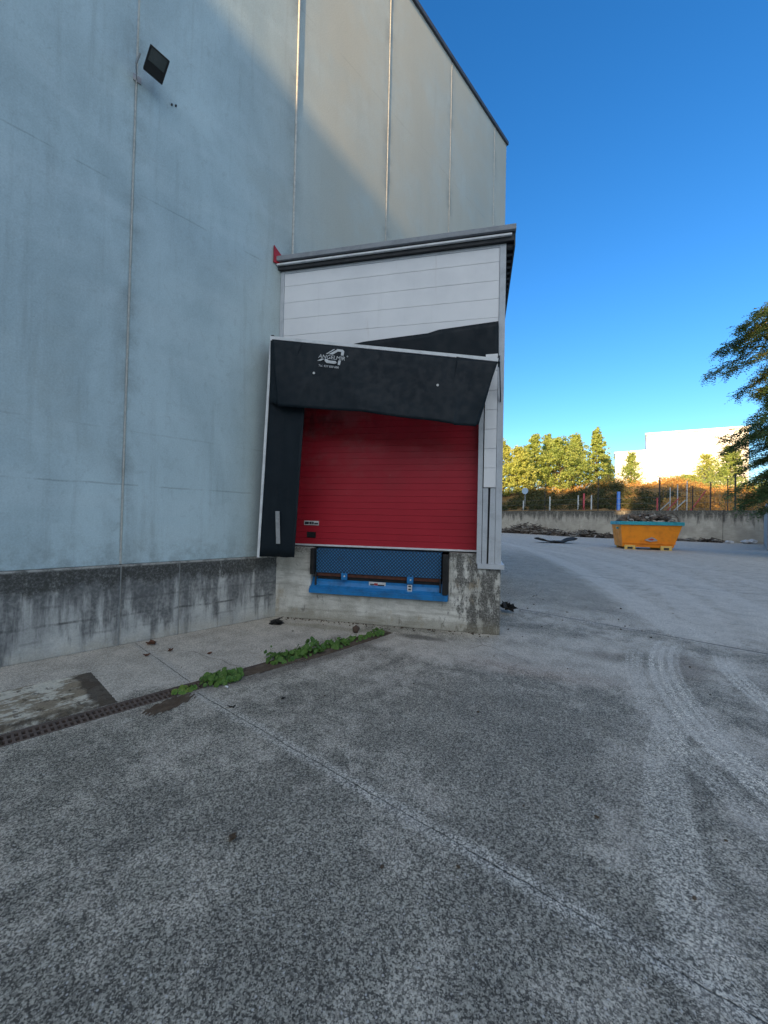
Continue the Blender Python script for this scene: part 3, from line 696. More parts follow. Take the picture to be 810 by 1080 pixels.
cloth('corner_curtain', path([(0, (.11, -.474, 4.24)), (1, (.62, -.474, 4.16))]), path([(0, (.13, -.50, 3.30)), (1, (.33, -.56, 3.24))]), 12, 12, .008, seed=4)
cloth('corner_curtain', path([(0, (2.86, -.352, 3.85)), (1, (3.40, -.322, 3.75))]), path([(0, (2.80, -.50, 2.94)), (1, (3.17, -.40, 2.89))]), 14, 12, .01, seed=5)
cloth('side_curtain', path([(0, (.12, -.45, 4.2)), (1, (.72, -.45, 4.1))]), path([(0, (.015, -.46, 1.0)), (1, (.575, -.46, 1.01))]), 14, 24, .012, seed=6)
cloth('side_flank', path([(0, (.10, -.43, 4.25)), (1, (.07, -.02, 4.25))]), path([(0, (.01, -.43, 1.0)), (1, (.05, -.02, 1.0))]), 6, 20, .01, seed=8)
m = MB(); m.prism([(.262, 1.68), (.328, 1.68), (.352, 1.20), (.288, 1.20)], -.478, -.472); m.build('reflector_strip', MT['reflect'], sh)
# black membrane still fixed to the cladding behind the fallen frame
cloth('top_flap', path([(0, (.75, -.03, 4.22)), (.25, (1.44, -.035, 4.31)), (.62, (2.42, -.05, 4.35)), (.68, (2.58, -.03, 4.40)), (1, (3.42, -.03, 4.45))]),
      path([(0, (.75, -.02, 3.75)), (1, (3.44, -.02, 3.80))]), 50, 8, .012, seed=9)
for p, s in (((.80, 3.735), .02), ((2.63, 3.43), .022)):
    pass
# fixing discs and printed mark on the head curtain
def on_curtain(u, v, out=.022): p = top(u).lerp(bot(u), v); return p+Vector((0, -out, 0))
for u, v in ((.185, .47), (.765, .46)):
    p = on_curtain(u, v, .012); MB().tube(p, p+Vector((0, -.012, 0)), .017, n=14).build('fixing_disc', MT['label'], sh)
def frame_on(u, v, out=.022):
    p = on_curtain(u, v, out); ex = (top(u+.05)-top(u-.05)).normalized(); ez = (top(u)-bot(u)).normalized(); ez = (ez-ex*ez.dot(ex)).normalized(); ey = ex.cross(ez).normalized()
    m_ = Matrix.Identity(4)
    for i in range(3): m_[i][0] = ex[i]; m_[i][1] = ez[i]; m_[i][2] = -ey[i] if False else ex.cross(ez)[i]; m_[i][3] = p[i]
    return m_
def logo():
    mt = frame_on(.278, .215, .020) @ Matrix.Scale(1.08, 4)
    m = MB()
    def poly(pts, z=0.):
        A = [m.b.verts.new(mt @ Vector((x, y, z))) for x, y in pts]; B = [m.b.verts.new(mt @ Vector((x, y, z+.003))) for x, y in pts]
        m.b.faces.new(A[::-1]); m.b.faces.new(B)
        n = len(pts)
        for i in range(n): m.b.faces.new((A[i], A[(i+1) % n], B[(i+1) % n], B[i]))
    # angular mark: slanting bars and an arch behind the lettering
    poly([(-.10, .055), (-.005, .135), (.012, .135), (-.078, .055)])
    poly([(-.06, .055), (.03, .125), (.045, .14), (.12, .14), (.145, .12), (.150, .055), (.112, .055), (.108, .105), (.06, .108), (-.002, .055)])
    poly([(-.195, -.055), (-.15, -.055), (-.10, -.02), (-.145, -.02)])
    poly([(-.09, -.05), (-.06, -.075), (.06, -.075), (.08, -.055), (.06, -.035), (-.04, -.035), (-.06, -.02), (-.1, -.02)])
    poly([(.095, -.02), (.13, -.02), (.13, -.085), (.10, -.085)])
    m.build('logo_mark', MT['print'], sh)
    text_mesh('logo_text', "ANGELMIR", .078, MT['print'], sh, mt @ Matrix.Translation((-.005, -.012, .0)))
    text_mesh('logo_text', "®", .03, MT['print'], sh, mt @ Matrix.Translation((.205, .04, .0)))
    text_mesh('phone_text', "Tel. 937 830 600", .042, MT['print'], sh, mt @ Matrix.Translation((-.02, -.135, .0)))
logo()

# ================================================================== FLOODLIGHT
fl = empty('floodlight', (WX, 1.50, 7.02), label='black square floodlight on a bracket high on the panel joint', cat='floodlight')
Rm = Matrix.Translation((.26, .09, .09)) @ Matrix.Rotation(R(-16), 4, 'Z') @ Matrix.Rotation(R(38), 4, 'Y') @ Matrix.Rotation(R(-16), 4, 'X')
def xf(o, m_): o.data.transform(m_); return o
xf(MB().box(-.06, .045, -.110, .110, -.130, .130, bev=.012).build('casing', MT['lamp_body'], fl), Rm)
xf(MB().box(.045, .050, -.088, .088, -.02, .108).build('glass', MT['glass'], fl), Rm)
m = MB()
for i in range(7): m.box(-.085, -.062, -.10+i*.032, -.092+i*.032, -.11, .11)
xf(m.build('cooling_fin', MT['lamp_body'], fl), Rm)
m = MB(); m.bar((.01, -.05, -.02), (.16, -.10, .02), .012, .03).bar((.16, -.10, .02), (.22, -.08, .12), .012, .03).box(0, .012, -.09, .0, -.05, .03)
m.build('bracket', MT['steel'], fl)
m = MB(); m.tube((.012, -.055, -.03), (.012, -.055, -5.9), .006, n=6); m.build('cable', MT['seal'], fl)
for dy, dz in ((.36, -.02), (.41, .005)): MB().tube((0, dy, dz), (.02, dy, dz), .012, n=8).build('wall_plug', MT['dark'], fl)

# ================================================================== TRENCH DRAIN
dr = empty('trench_drain', ((DX0+DX1)/2, 0, 0), label='rusty cast iron trench drain with slotted grates across the concrete yard', cat='drain')
hw = (DX1-DX0)/2
MB().box(-hw-.02, -hw, DY0, DY1, -.22, -.002).box(hw, hw+.02, DY0, DY1, -.22, -.002).box(-hw, hw, DY0, DY1, -.24, -.20).build('channel', MT['dock'], dr)
MB().box(-hw+.001, -hw+.014, DY0, DY1, -.03, .003).box(hw-.014, hw-.001, DY0, DY1, -.03, .003).build('edge_frame', MT['iron'], dr)
g = MB(); hg = hw-.016
g.box(-hg, -hg+.012, .004, .496, -.028, -.002); g.box(hg-.012, hg, .004, .496, -.028, -.002); g.box(-.010, .010, .004, .496, -.028, -.0025)
y = .014
while y < .49: g.box(-hg+.012, -.010, y, y+.016, -.028, -.004); g.box(.010, hg-.012, y, y+.016, -.028, -.004); y += .0385
g0 = g.build('grate', MT['iron'], dr); g0.location = (0, DY1-.5, 0)
for i in range(1, 12):
    c_ = g0.copy(); COL.objects.link(c_); c_.parent = dr; c_.location = (random.uniform(-.002, .002), DY1-.5*(i+1), random.uniform(-.003, .001)); c_.rotation_euler = (0, random.uniform(-.01, .01), 0)

# soil scattered along the drain: thin uneven mounds
def mound(name, cx, cy, rx, ry, rot, h, mat, seed=0, label=None, cat=None, thr=.0, nn=70, kind=None):
    r = np.random.default_rng(seed); ph = r.random((8, 3))*6.28; fr = r.random((8, 2))*9+3
    V = []; F = []; idx = {}
    for i in range(nn+1):
        for j in range(nn+1):
            a, c = i/nn*2-1, j/nn*2-1
            rough = sum(math.sin(fr[k, 0]*a*1.6+fr[k, 1]*c*1.6+ph[k, 0]) for k in range(8))/8
            rr = math.sqrt(a*a+c*c)+rough*.45
            z = h*(max(0, 1-rr))**.6*(.55+.8*abs(rough)+.5*r.random()) if rr < 1 else -1
            if z > thr:
                x_, y_ = a*rx, c*ry; idx[i, j] = len(V)
                V.append((cx+x_*math.cos(rot)-y_*math.sin(rot), cy+x_*math.sin(rot)+y_*math.cos(rot), z+.001))
    for (i, j), a in idx.items():
        if (i+1, j) in idx and (i+1, j+1) in idx and (i, j+1) in idx: F.append((a, idx[i+1, j], idx[i+1, j+1], idx[i, j+1]))
    return mesh_np(name, V, F, mat, None, False, label=label, cat=cat, kind=kind)
mound('soil_patch', -3.80, 3.0, .13, 1.25, -.02, .016, MT['soil'], 1, 'dark soil silted over the grates beneath the weeds', 'soil', kind='stuff')
mound('soil_patch', -3.62, 1.32, .10, .22, .3, .015, MT['soil'], 2, 'small smear of wet soil spilled beside the drain', 'soil', kind='stuff')
# square patch of flaking concrete let into the yard beside the drain
t = NT('flaking_slab'); xyz = t.sep(); X, Y = xyz[0], xyz[1]
nb_ = t.noise(5, 7, .72, t.scale(t.co, (1, .55, 1)))
cc = t.mix(t.ramp(nb_, .46, .54), (.66, .62, .52, 1), (.30, .25, .18, 1))
cc = t.mix(t.ramp(t.noise(11, 6, .75), .55, .62, 0, .8), cc, (.085, .068, .05, 1))
e1 = t.mth('ADD', Y, t.mth('MULTIPLY', t.mth('SUBTRACT', t.noise(7, 5, .7), .5), .22)); e2 = t.mth('ADD', X, t.mth('MULTIPLY', t.mth('SUBTRACT', t.noise(6, 6, .75, t.scale(t.co, (1, 1, 1), (3, 3, 0))), .5), .5))
cc = t.mix(t.ramp(e1, .84, .90, 0, .92), cc, (.085, .066, .05, 1)); cc = t.mix(t.mth('MULTIPLY', t.ramp(e2, -4.14, -4.04), t.ramp(t.noise(13, 6, .78), .35, .6, .25, .95)), cc, (.10, .08, .058, 1))
edge = t.ramp(X, -4.885, -4.865, 1, 0); cc = t.mix(edge, cc, (.04, .035, .03, 1))
gg = t.noise(60, 4, .75); cc = t.mix(.5, cc, t.mix(gg, (0, 0, 0, 1), (1, 1, 1, 1)), 'OVERLAY')
MT['slab'] = t.fin(cc, .92, t.bump(t.mth('ADD', nb_, t.noise(18, 6, .75)), 1., .03), 0, .2)
nx, ny = 60, 130; V = []; F = []; rr = np.random.default_rng(3); ph = rr.random((10, 3))*6.28; fr = rr.random((10, 2))*16+4
for i in range(nx+1):
    for j in range(ny+1):
        x, y = -4.88+i/nx*.925, -1.2+j/ny*2.22
        h = sum(math.sin(fr[k, 0]*x+fr[k, 1]*y+ph[k, 0]) for k in range(10))/10
        ed = min(i, nx-i, j, ny-j)/3.
        V.append((x+(random.random()-.5)*.004, y+(random.random()-.5)*.01, .004+.010*min(1, ed)*(1+h)+.003*random.random()*min(1, ed)))
for i in range(nx):
    for j in range(ny): a = i*(ny+1)+j; F.append((a, a+ny+1, a+ny+2, a+1))
mesh_np('broken_slab', V, F, MT['slab'], label='square patch of flaking pale and brown concrete beside the drain', cat='slab')

# ================================================================== WEEDS
MT['weed'] = mat_leaf('weed_leaf', (.05, .12, .025), (.095, .19, .035), (.16, .24, .06), 9., .25)
MT['weedy'] = mat_leaf('yellow_weed_leaf', (.16, .24, .04), (.10, .22, .04), (.25, .30, .08), 9., .25)
MT['dead'] = mat_worn('dead_leaf', (.12, .05, .028), (.03, .018, .012), 14, .85, .7)
MT['stem'] = flat('weed_stem', (.12, .16, .06), .7)
def weed(x, y, rx, ry, hgt, n, ls, seed, label, mat='weed', tall=0):
    r = random.Random(seed)
    e = empty('weed_plant', (x, y, 0), label=label, cat='weed', group='weeds growing out of the drain')
    V = []; F = []; st = MB()
    for k in range(n):
        a = r.random()*6.283; q = math.sqrt(r.random()); px, py = rx*q*math.cos(a), ry*q*math.sin(a)
        pz = hgt*(1-.75*q*q)*(.25+1.0*r.random()**1.3)+.008; s = ls*(.55+.75*r.random())
        nrm = Vector((math.cos(a)*q*.9+r.uniform(-.8, .8)+.3, math.sin(a)*q*.9+r.uniform(-.8, .8)-.5, .9)).normalized()
        t1 = nrm.orthogonal().normalized(); t2 = nrm.cross(t1); th = r.random()*6.28
        u = t1*math.cos(th)+t2*math.sin(th); v = nrm.cross(u)
        c = Vector((px, py, pz)); base = len(V)
        V.append(c-nrm*s*.12); N = 9
        for i in range(N):
            an = 2*math.pi*i/N; rad = s*(1+.12*math.cos(an*5))*(.72 if i == 0 else 1)
            V.append(c+u*rad*math.cos(an)*.5+v*rad*math.sin(an)*.5+nrm*s*.06*math.cos(an*2.5))
        for i in range(N): F.append((base, base+1+i, base+1+(i+1) % N))
        if k % 3 == 0: st.tube((px*.3, py*.3, 0), c, .0018, .0012, n=4, cap=False)
    for k in range(int(n*.22)):
        a = r.random()*6.283; px, py = rx*.9*r.random()*math.cos(a), ry*1.1*r.random()*math.sin(a); l = .03+.06*r.random(); st.tube((px, py, 0), (px+r.uniform(-.03, .03), py+r.uniform(-.04, .04), l), .0016, .0005, n=3, cap=False, mi=1)
    for k in range(tall):
        px, py = r.uniform(-rx, rx)*.4, r.uniform(-ry, ry)*.4; H = .10+.05*r.random(); st.tube((px, py, 0), (px+.02, py, H), .002, .001, n=4)
    mesh_np('foliage', [tuple(v) for v in V], F, MT[mat], e, True); st.build('stem', [MT['stem'], MT['dead']], e)
weed(-3.80, 1.86, .14, .22, .085, 85, .062, 1, 'low round clump of broad green leaves nearest the camera on the drain')
weed(-3.79, 1.50, .06, .10, .035, 26, .05, 2, 'tiny yellowish sprig of leaves lying on the grate', 'weedy')
weed(-3.86, 2.58, .12, .19, .09, 60, .055, 3, 'leafy green clump on the drain with a thin taller shoot', tall=2)
weed(-3.84, 2.90, .13, .22, .14, 100, .055, 4, 'tallest densest green weed clump midway along the drain')
weed(-3.82, 3.30, .11, .22, .08, 60, .05, 5, 'flat trailing weed between the dense clump and the dock')
weed(-3.84, 3.68, .09, .17, .055, 34, .045, 6, 'low thin weed trail near the small stone')
weed(-3.82, 4.02, .10, .17, .075, 48, .05, 7, 'green weed tuft at the dock end of the drain')
# a shoot standing up beside the second clump
weed(-4.02, 2.50, .04, .05, .13, 9, .045, 8, 'thin dark upright shoot left of the dense clump', tall=1)

# ================================================================== SMALL LITTER
MT['dead'] = mat_worn('dead_leaf', (.12, .05, .028), (.03, .018, .012), 14, .85, .7)
MT['black'] = mat_worn('black_rag', (.018, .018, .018), (.04, .036, .032), 14, .9, .7)
MT['stone'] = mat_worn('brown_stone', (.09, .06, .045), (.04, .03, .025), 14, .9, .7, 0, .6)
def crumple(name, x, y, r_, hgt, seed, mat, label, cat, group=None, n=5):
    rr = random.Random(seed); m = MB()
    for k in range(n):
        cx, cy = rr.uniform(-r_, r_)*.6, rr.uniform(-r_, r_)*.6; pts = []; N = 7
        tilt = Vector((rr.uniform(-.6, .6), rr.uniform(-.6, .6), 1)).normalized(); a = tilt.orthogonal().normalized(); c = tilt.cross(a); s = r_*(.4+.5*rr.random())
        vs = [m.b.verts.new(Vector((cx, cy, hgt*.5))+a*math.cos(6.28*i/N)*s*(.6+.6*rr.random())+c*math.sin(6.28*i/N)*s*(.5+.5*rr.random())+Vector((0, 0, rr.random()*hgt*.5))) for i in range(N)]
        ctr = m.b.verts.new((cx, cy, hgt*.35))
        for i in range(N): m.b.faces.new((ctr, vs[i], vs[(i+1) % N]))
    for v in m.b.verts: v.co.z = max(v.co.z, .002)
    o = m.build(name, mat, label=label, cat=cat, group=group, loc=(x, y, 0)); q = o.modifiers.new('s', 'SOLIDIFY'); q.thickness = .003
    return o
crumple('dead_leaf', -5.40, 1.72, .055, .05, 1, MT['dead'], 'largest curled brown leaf lying close to the plinth', 'leaf', 'dead leaves by the plinth')
crumple('dead_leaf', -5.02, 1.80, .035, .035, 2, MT['dead'], 'brown leaf a little nearer the drain than the largest one', 'leaf', 'dead leaves by the plinth', 3)
crumple('dead_leaf', -5.02, 1.55, .03, .03, 3, MT['dead'], 'small brown leaf left of the pair by the plinth', 'leaf', 'dead leaves by the plinth', 3)
crumple('dead_leaf', -4.62, 2.10, .035, .015, 4, MT['dead'], 'flat dark leaf alone between plinth and green weeds', 'leaf', 'dead leaves by the plinth', 3)
crumple('rag', -5.28, 3.38, .13, .03, 5, MT['black'], 'flat black rag in the corner of plinth and dock', 'rag', None, 9)
crumple('rag', -3.22, 6.75, .14, .16, 6, MT['black'], 'crumpled black rag on the ground behind the dock corner', 'rag', None, 9)
MB().lump((0, 0, .05), .05, (1, 1, 1.1), 3, .2).build('stone', MT['stone'], label='brown stone standing beside the weeds before the dock', cat='stone', loc=(-4.10, 3.92, 0))
crumple('twig', -1.90, 1.0, .035, .012, 8, MT['soil'], 'small dark twig lying on the bare concrete in the foreground', 'twig', None, 3)
crumple('leaf_scrap', -3.20, 1.66, .035, .012, 9, MT['black'], 'small dark scrap lying near the start of the concrete joint', 'scrap', None, 3)
crumple('leaf_scrap', -3.05, 2.05, .022, .012, 10, MT['black'], 'tiny dark scrap right of the weed clump', 'scrap', None, 3)
MB().lump((0, 0, .012), .014, (1.3, 1, .8), 4, .2).build('pebble', MT['label'], label='single small white pebble beside the nearest weed clump', cat='pebble', loc=(-3.60, 1.80, 0))
rr = random.Random(5); m = MB()
for k in range(90):
    x = rr.uniform(-5.3, .8); y = rr.uniform(1.2, 9); s = rr.uniform(.004, .011)*(1+y*.12)
    if abs(x+3.845) < .15: continue
    m.lump((x, y, s*.4), s, (1, rr.uniform(.5, 1), .5), k, .3, 1)
m.build('gravel', MT['soil'], label='small dark crumbs of dirt strewn over the yard', cat='gravel', kind='stuff')
m = MB()
for k in range(110):
    t_ = rr.random(); x = lerp(.1, 3.5, t_); o_ = rr.random()**2*.16; s = rr.uniform(.006, .018)
    p = Vector((AX, AY))+Vector((math.cos(ANG), math.sin(ANG)))*x+Vector((math.sin(ANG), -math.cos(ANG)))*(.02+o_)
    m.lump((p.x, p.y, s*.4), s, (1, rr.uniform(.5, 1), .5), k, .3, 1)
m.build('gravel', MT['soil'], label='line of dirt crumbs along the foot of the dock wall', cat='gravel', kind='stuff')

# ================================================================== BOUNDARY WALL, FENCE
bw = empty('boundary_wall', (WA.x, WA.y, 0), math.atan2(wd.y, wd.x), label='long stained concrete boundary wall behind the orange skip', cat='wall')
LW = (WB-WA).length+.9; x = 0.; k = 0
while x < LW-.5:
    x2 = min(x+4.9, LW); MB().box(x+.015, x2-.015, 0, .3, 0, 3.24+(.02 if k % 3 else 0), bev=.02).build('wall_panel', MT['boundary'], bw); x = x2; k += 1
rw = empty('side_wall', (.62, 38.0, 0), 0, label='pale grey rendered wall end at the right edge beyond the skip', cat='wall')
MB().box(-.05, .35, 0, 15.2, 0, 3.2, bev=.02).build('wall_face', MT['grey_wall'], rw)
MB().box(-.09, .39, -.02, 15.2, 3.203, 3.27).build('coping', MT['trim'], rw)
MT['post'] = flat('dark_post', (.03, .03, .032), .6); MT['wire'] = flat('fence_wire', (.12, .12, .12), .5, .3)
fe = empty('wire_fence', (WA.x, WA.y, 3.2), math.atan2(wd.y, wd.x), label='thin wire fence with tall dark posts on top of the boundary wall', cat='fence')
def along(u_pix):           # metres along the wall of a sight line (image column, photo scale)
    r = fwd*425+right*(u_pix-405)+down*(0); r = Vector((r.x, r.y))
    # intersect with the wall line
    A_ = np.array([[r.x, -wd.x], [r.y, -wd.y]]); s_ = np.linalg.solve(A_, np.array([WA.x, WA.y])); return s_[1]
for u, h in ((574, 4.9), (630, 4.6), (695, 4.2), (730, 2.9), (749, 3.3), (767, 3.6), (775, 4.1)):
    s_ = along(u); MB().tube((s_, .15, -.2), (s_, .15, h*.92), .075 if u in (695, 775) else .05, n=8).build('post', MT['post'], fe)
m = MB(); a0, a1 = along(500), along(802)
for z in (.25, .9, 1.55): m.tube((a0, .15, z), (a1, .15, z), .018, n=4)
m.build('wire', MT['wire'], fe)
m = MB(); s_ = along(690); 
for i in range(34):
    q_ = s_+i*.42
    if q_ < a1: m.tube((q_, .16, 0), (q_, .16, 3.0), .012, n=4)
for z in (2.2, 3.0): m.tube((s_, .16, z), (a1, .16, z), .016, n=4)
m.build('wire_mesh', MT['wire'], fe)
MT['stk_w'] = flat('white_stake_paint', (.62, .64, .62), .6); MT['stk_r'] = flat('red_stake_paint', (.65, .10, .12), .6); MT['stk_b'] = flat('blue_stake_paint', (.015, .10, .45), .6)
def stake(u, d, w, h, mat, label, lean=0., r0=.06):
    s_ = along(u)+0; p = WA+wd*s_+wn*d
    z0 = bank_z(s_, d)-.2
    MB().tube((0, 0, 0), (lean*wd.x, lean*wd.y, h+.2), w, w*.9, n=8).build('stake', MT[mat], label=label, cat='stake', group='coloured stakes behind the boundary wall', loc=(p.x, p.y, z0))
stake(547, 1.2, .09, 1.4, 'stk_w', 'short white stake behind the wall, farthest left')
stake(575, 1.2, .11, 1.9, 'stk_w', 'taller white stake beside the left dark fence post')
stake(605, 1.2, .09, 1.9, 'stk_w', 'white stake just left of the red stake')
stake(611, 1.2, .12, 2.1, 'stk_r', 'upright red stake on the shaded bank')
stake(619, 1.2, .09, 1.8, 'stk_w', 'white stake just right of the red stake')
stake(648.5, 1.0, .21, 2.2, 'stk_b', 'thick bright blue post behind the skip')
stake(689, 1.2, .08, 1.5, 'stk_r', 'short red stake left of the tall dark post')
stake(690, 1.0, .06, 1.0, 'stk_w', 'leaning white rod right of the tall dark post', 1.2)
stake(698, 1.0, .06, 1.4, 'stk_r', 'leaning red rod behind the skip', 1.3)
stake(705, 1.0, .07, 1.2, 'stk_w', 'leaning white rod right of the leaning red rod', 1.3)
stake(702, 1.4, .05, 2.7, 'stk_w', 'thin upright white rod, left of a pair above the skip')
stake(710, 1.4, .05, 3.0, 'stk_w', 'thin upright white rod, right of a pair above the skip')
stake(720, 1.4, .05, 3.4, 'stk_w', 'thin tall white rod between skip and dark tree')
stake(723, 1.1, .06, 2.2, 'stk_r', 'leaning red rod between skip and dark tree', 1.5)
# round sign on the bank
s_ = along(541.5); p = WA+wd*s_+wn*3
sg = empty('round_sign', (p.x, p.y, bank_z(s_, 3)-.1), label='pale blue round sign standing on the bank beside the dock', cat='sign')
MT['signb'] = flat('pale_blue_sign', (.38, .50, .62), .5)
MB().tube((0, 0, 0), (0, 0, 2.2), .05).build('pole', MT['steel'], sg)
MB().tube((0, -.06, 2.6), (0, -.02, 2.6), .50, n=24).build('disc', MT['signb'], sg)

# ================================================================== SKIP
ang = math.atan2(1.45, 2.60)*0.92
sk = empty('skip', (-6.30, 29.65, 0), ang, label='orange skip with turquoise rim heaped with rubble', cat='skip')
W_, D_, H_ = 2.85, 2.0, 1.42; fl_ = .42
def ring(w0, w1, d0, d1, z): return [(w0, d0, z), (w1, d0, z), (w1, d1, z), (w0, d1, z)]
b = bmesh.new()
lo_ = [b.verts.new(v) for v in ring(0, W_, .1, D_-.1, .16)]; hi_ = [b.verts.new(v) for v in ring(-.15, W_+fl_, -.08, D_+.05, .16+H_)]
b.faces.new(lo_[::-1])
for i in range(4): b.faces.new((lo_[i], lo_[(i+1) % 4], hi_[(i+1) % 4], hi_[i]))
bmesh.ops.recalc_face_normals(b, faces=b.faces[:])
me = bpy.data.meshes.new('body'); b.to_mesh(me); b.free(); o = link('body', me, MT['orange'], sk); q = o.modifiers.new('s', 'SOLIDIFY'); q.thickness = .03; q.offset = -1
z = .16+H_; x0, x1, y0, y1 = -.24, W_+fl_+.09, -.17, D_+.14
MB().box(x0, x1, y0, y0+.14, z, z+.22, bev=.02).box(x0, x1, y1-.14, y1, z, z+.22, bev=.02).box(x0, x0+.14, y0+.141, y1-.141, z, z+.22, bev=.02).box(x1-.14, x1, y0+.141, y1-.141, z, z+.22, bev=.02).build('rim', MT['turq'], sk)
for a in (.10, W_-.72):
    f_ = MB().box(a, a+.62, .0, .12, 0, .28, bev=.015).build('foot', MT['yellow'], sk); MB().box(a, a+.62, D_-.2, D_-.08, 0, .28, bev=.015).build('foot', MT['yellow'], sk)
    MB().box(a+.16, a+.46, -.004, -.001, .03, .17).build('foot_slot', MT['dark'], f_)
m = MB()
m.bar((.0, -.0, .42), (W_+.10, -.0, .42), .05, .05); m.build('rib', MT['orange'], sk)
for xx in (-.14, W_+.28): MB().tube((xx-.12 if xx < 0 else xx, .5, 1.35), (xx if xx < 0 else xx+.16, .5, 1.35), .055, n=10).build('lifting_pin', MT['turq'], sk)
m = MB(); m.prism([(1.20, .62), (1.55, .52), (1.95, .60), (1.80, .74), (1.62, .82), (1.42, .74)], -.045, -.03); m.build('emblem', MT['reflect'], sk)
m = MB(); m.prism([(1.36, .645), (1.62, .60), (1.80, .65), (1.62, .74)], -.05, -.046); m.build('emblem_print', MT['inkred'], sk)
MT['rubble'] = mat_worn('rubble', (.16, .12, .09), (.05, .04, .035), 1.6, .95, .8, 0, .8)
MT['rubble2'] = mat_worn('pale_rubble', (.36, .33, .29), (.16, .13, .11), 2, .95, .7, 0, .6)
r = random.Random(12); m = MB()
for k in range(150):
    u, v = r.uniform(.02, W_+.25), r.uniform(.1, D_-.1)
    hz = 1.68+.55*max(0, 1-((u-1.6)/1.9)**2)*max(.15, 1-((v-1)/1.0)**2)*(.75+.5*r.random())
    m.lump((u, v, hz), r.uniform(.07, .22), (1, r.uniform(.4, 1), r.uniform(.3, .8)), k, .35, 1, mi=1 if (r.random() < .22 or (u > 2.0 and u < 2.9 and r.random() < .5)) else 0)
m.box(.1, W_+.2, .12, D_-.12, 1.2, 1.7)
for k in range(30):
    u, v = r.uniform(.2, W_), r.uniform(.2, D_-.2); a = r.random()*6.28; l = r.uniform(.3, .9)
    m.bar((u-l/2*math.cos(a), v-l/2*math.sin(a), 1.95+r.uniform(-.15, .25)), (u+l/2*math.cos(a), v+l/2*math.sin(a), 2.05+r.uniform(-.2, .3)), .05, .03)
m.tube((2.3, .6, 2.15), (2.9, .5, 2.42), .03, n=5).tube((2.9, .5, 2.42), (3.2, .45, 2.1), .03, n=5).tube((3.2, .45, 2.1), (3.25, .4, 1.8), .03, n=5)
o = m.build('rubble_heap', [MT['rubble'], MT['rubble2']], label='heap of brown rubble and broken boards filling the skip', cat='rubble', kind='stuff'); o.location = sk.location; o.rotation_euler = sk.rotation_euler

# ================================================================== DEBRIS PILES
MT['wood'] = mat_worn('weathered_wood', (.085, .065, .05), (.035, .028, .022), 3, .9, .7, 0, .5)
MT['wood2'] = mat_worn('pale_wood', (.30, .27, .23), (.14, .12, .10), 3, .9, .7, 0, .5)
def wpos(u, d):              # point |d| metres in front of the wall on sight line u
    d = abs(d)
    r_ = fwd*425+right*(u-405); r_ = Vector((r_.x, r_.y))
    A_ = np.array([[r_.x, -wd.x], [r_.y, -wd.y]]); rhs = np.array([WA.x-wn.x*d, WA.y-wn.y*d]); s_ = np.linalg.solve(A_, rhs); return Vector((r_.x*s_[0], r_.y*s_[0]))
def pile(name, u0, u1, d, hgt, n, seed, label, wid=2.2):
    r = random.Random(seed); m = MB(); P, Q = wpos(u0, d), wpos(u1, d); dv = (Q-P).normalized(); nv = Vector((-dv.y, dv.x))
    Lp = (Q-P).length
    for k in range(14):
        t_ = (k+.5)/14; h_ = hgt(t_)*.6; c = P.lerp(Q, t_); m.lump((c.x, c.y, h_*.25), max(.2, h_), (Lp/14/max(.25, h_)*.8, wid*.45/max(.25, h_), .75), k+seed, .25, 2)
    for k in range(n):
        t_ = r.random(); h_ = hgt(t_); q = r.gauss(0, .35); c = P.lerp(Q, t_)+nv*q*wid*.7
        z_ = max(.08, h_*(1-min(1, abs(q)))*(.5+.6*r.random())); a = r.gauss(0, .9)+math.atan2(dv.y, dv.x); l = r.uniform(.5, 1.9); tl = r.gauss(0, .22)
        d_ = Vector((math.cos(a), math.sin(a), tl))*l/2; c3 = Vector((c.x, c.y, z_))
        p_, q_ = c3-d_, c3+d_; p_.z = max(.03, p_.z); q_.z = max(.03, q_.z)
        if r.random() < .5: m.tube(p_, q_, r.uniform(.025, .07), r.uniform(.02, .05), n=5, mi=int(r.random() < .35))
        else: m.bar(p_, q_, r.uniform(.06, .22), r.uniform(.02, .05), mi=int(r.random() < .35))
    return m.build(name, [MT['wood'], MT['wood2']], label=label, cat='debris pile', kind='stuff')
pile('debris_pile', 522, 584, -3.2, lambda t_: .35+1.05*math.exp(-((t_-.6)/.33)**2), 330, 3, 'high pile of branches and old boards against the boundary wall')
pile('debris_pile', 580, 645, -5.0, lambda t_: .25+.55*abs(math.sin(t_*6+1)), 230, 4, 'low straggling pile of broken boards left of the skip')
pile('debris_pile', 712, 762, -2.6, lambda t_: .22+.12*math.sin(t_*11), 60, 6, 'thin line of scattered debris right of the skip', 1.2)
# curved dark sheet lying in the yard
V = []; F = []; r = random.Random(2)
for i in range(15):
    for j in range(5):
        a = i/14*2-1; V.append((a*1.4, (j/4-.5)*1.5, .12+.34*abs(a)**2.0*(1.0 if a > 0 else .75)+.05*math.sin(i*1.3+j)))
for i in range(14):
    for j in range(4): a = i*5+j; F.append((a, a+5, a+6, a+1))
o = mesh_np('sheet', V, F, MT['black'], None, True, label='curled dark sheet lying flat on the yard before the debris', cat='sheet'); o.location = (-11.7, 32.8, 0); o.rotation_euler = (0, 0, .70)
q = o.modifiers.new('s', 'SOLIDIFY'); q.thickness = .06
MT['bag'] = flat('white_bag', (.62, .62, .62), .6)
for (u, d, s_, lbl) in ((786, -1.6, .28, 'small white bag by the wall foot, left of two'), (793, -1.4, .33, 'larger white bag by the wall foot near the right corner')):
    p = wpos(u, d); MB().lump((0, 0, s_*.6), s_, (1.2, 1, .7), int(u), .3, 2).build('bag', MT['bag'], label=lbl, cat='bag', loc=(p.x, p.y, 0))
